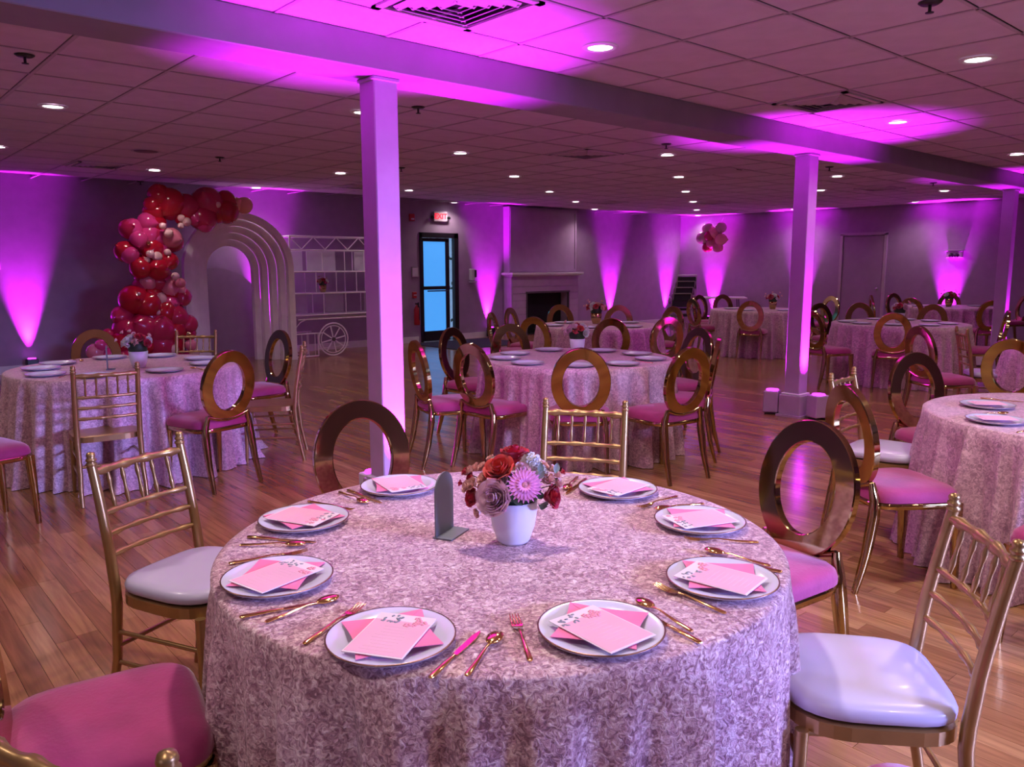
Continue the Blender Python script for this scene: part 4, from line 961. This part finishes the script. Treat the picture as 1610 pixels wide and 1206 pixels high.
for px, py, r_, m_, w_ in ((738, 748, 7, 'bud', .02), (747, 743, 7, 'bud', .01), (757, 741, 7, 'bud', 0), (735, 772, 8, 'bud', .04), (744, 768, 8, 'bud', .05), (759, 760, 8, 'bud', .03), (762, 772, 9, 'bud', .04), (740, 757, 6, 'red_rose', .03), (731, 749, 5, 'red_rose', .02), (724, 766, 4, 'red_rose', .02),
    (778, 732, 8, 'carn', .0), (853, 738, 7, 'bud', 0), (856, 762, 8, 'bud', .03), (863, 761, 7, 'bud', .03), (874, 753, 6, 'bud', .02), (868, 745, 6, 'bud', .01), (876, 767, 7, 'bud', .02), (883, 749, 4, 'red_rose', .01), (751, 812, 6, 'bud', .05), (796, 737, 8, 'carn', .01), (820, 745, 9, 'lav_rose', .03), (770, 726, 5, 'bud', -.02), (790, 765, 7, 'carn', .05)):
    bf('bud', px, py, r_*1.15, m_, w_, 'rosebud')
for px, py, w_, rot, l_ in ((814, 796, .085, (R_(110), R_(30), 0), .05), (820, 800, .08, (R_(120), R_(-40), 0), .045), (858, 800, .03, (R_(150), R_(-60), 0), .05), (760, 800, .05, (R_(140), R_(60), 0), .04), (800, 735, 0, (R_(20), 0, 0), .05), (850, 790, .05, (R_(130), R_(-30), 0), .04)):
    o = leaf_(l_, l_*.55).build('leaf', 'leaf', bq); o.location = BP(px, py, w_); o.rotation_euler = rot
for px, py, w_ in ((848, 752, .04), (871, 752, .035), (866, 770, .03), (843, 760, .05)):
    o = leaf_(.03, .018).build('leaf', 'sage', bq); o.location = BP(px, py, w_); o.rotation_euler = (R_(rp.uniform(20, 120)), R_(rp.uniform(-50, 50)), 0)
mb = MB()
for px, py, w_ in ((724, 766, .02), (883, 749, .01), (751, 812, .05), (731, 749, .02), (876, 767, .02), (864, 787, .03), (745, 788, .045)):
    p = BP(px, py, w_); mb.tube([(0, -.01, .12), (p.x*.5, p.y*.5, .12+(p.z-.12)*.6), p], .0015, 5)
mb.build('stems', 'leaf', bq)
def small_bouquet(seed, cols, vm='vase'):
    rn = random.Random(seed); root = empty('flower_arrangement')
    MB().lathe([(0, 0), (.04, 0), (.058, .05), (.066, .12), (.062, .12), (.0, .09)], 20).build('vase', vm, root)
    MB().sphere((0, 0, .15), .07, 10, 6).build('foliage', 'leaf', root)
    for k in range(13):
        a = k*2.4; b = .15+1.25*(k/13)**.7; d = Vector((math.sin(b)*math.cos(a), math.sin(b)*math.sin(a), math.cos(b)*.75))
        r0 = rn.uniform(.026, .038)
        flower(root, rn.choice(('rose', 'rose', 'carn')), Vector((0, 0, .15))+d*.095, r0, cols[k % len(cols)], d, k, 'flower')
    for k in range(6):
        a = rn.uniform(0, 6.28); d = Vector((math.cos(a), math.sin(a), rn.uniform(.3, 1.2))).normalized()
        flower(root, 'bud', Vector((0, 0, .15))+d*.15, .013, 'bud', d, k, 'rosebud')
    return root
s1 = small_bouquet(5, ['red_rose', 'lav_rose', 'carn', 'lav_rose', 'coral_rose'])
s2 = small_bouquet(9, ['carn', 'carn', 'red_rose', 'bud'])
s3 = small_bouquet(12, ['red_rose', 'bud', 'red_rose', 'carn'], 'gold')
for k, (o, x, y, wd, s) in enumerate([(s2, 1.83, 6.38, 'white vase of red and white roses on the far left table', 1.05), (s1, 5.0, 4.85, 'vase of pink and red roses on the middle table', 1.05), (s3, 7.72, 7.15, 'golden vase of dark red and cream flowers on the fireplace table', 1.15),
     (copy_tree(s3), 12.5, 7.45, 'vase of dark red flowers on the corner table', 1.1), (copy_tree(s1), 10.8, 4.58, 'vase of pink and red flowers on the table past the middle column', 1.05), (copy_tree(s3), 15.6, 5.75, 'vase of dark flowers on the farthest table', 1.1)]):
    setat(o, x, y, TZ+.001, k); o.scale = (s, s, s); tag(o, wd, 'flowers', 'bouquets on the farther tables')
o = copy_tree(s3); setat(o, 6.62, Yc+.15, 1.08, 1); o.scale = (1, 1, 1); tag(o, 'small vase of dark red flowers standing on the cart shelf', 'flowers', 'bouquets on the farther tables')

# ------------------------------------------------------------------ folding table, stacked chairs in the corner
t = thing('folding_table', 'long white-topped folding table standing in the room corner', 'table', (16.55, 11.65, 0), R_(-52))
MB().box((0, 0, .735), (1.83, .76, .035), bev=.008).build('table_top', 'tabletop', t)
for sx in (-1, 1):
    for sy in (-1, 1): MB().tube([(sx*.72, sy*.28, .72), (sx*.78, sy*.28, 0)], .014, 8).build('leg', 'vent', t)
    MB().tube([(sx*.75, -.28, .2), (sx*.75, .28, .2)], .01, 8).build('cross_bar', 'vent', t)
def stack_chair(x, y, rz, z, lab):
    t = thing('stacking_chair', lab, 'chair', (x, y, z), rz, 'stacked black chairs in the corner')
    MB().box((0, 0, .45), (.44, .42, .05), bev=.015).build('seat', 'black', t)
    MB().box((0, -.22, .76), (.42, .03, .26), (R_(-8), 0, 0), bev=.012).build('backrest', 'black', t)
    for sx in (-1, 1):
        MB().tube([(sx*.21, .19, .44), (sx*.22, .23, 0)], .011, 6).build('leg', 'steel', t)
        MB().tube([(sx*.21, -.26, .92), (sx*.21, -.2, .45), (sx*.22, -.24, 0)], .011, 6).build('leg', 'steel', t)
    MB().tube([(-.21, -.26, .92), (.21, -.26, .92)], .011, 6).build('top_tube', 'steel', t)
for k, wd in enumerate(('bottom one', 'second from the bottom', 'third from the bottom', 'topmost')):
    stack_chair(14.2+.03*k, 10.75-.02*k, R_(-35), k*.13, 'black stacking chair with steel tube frame in the corner stack, '+wd)
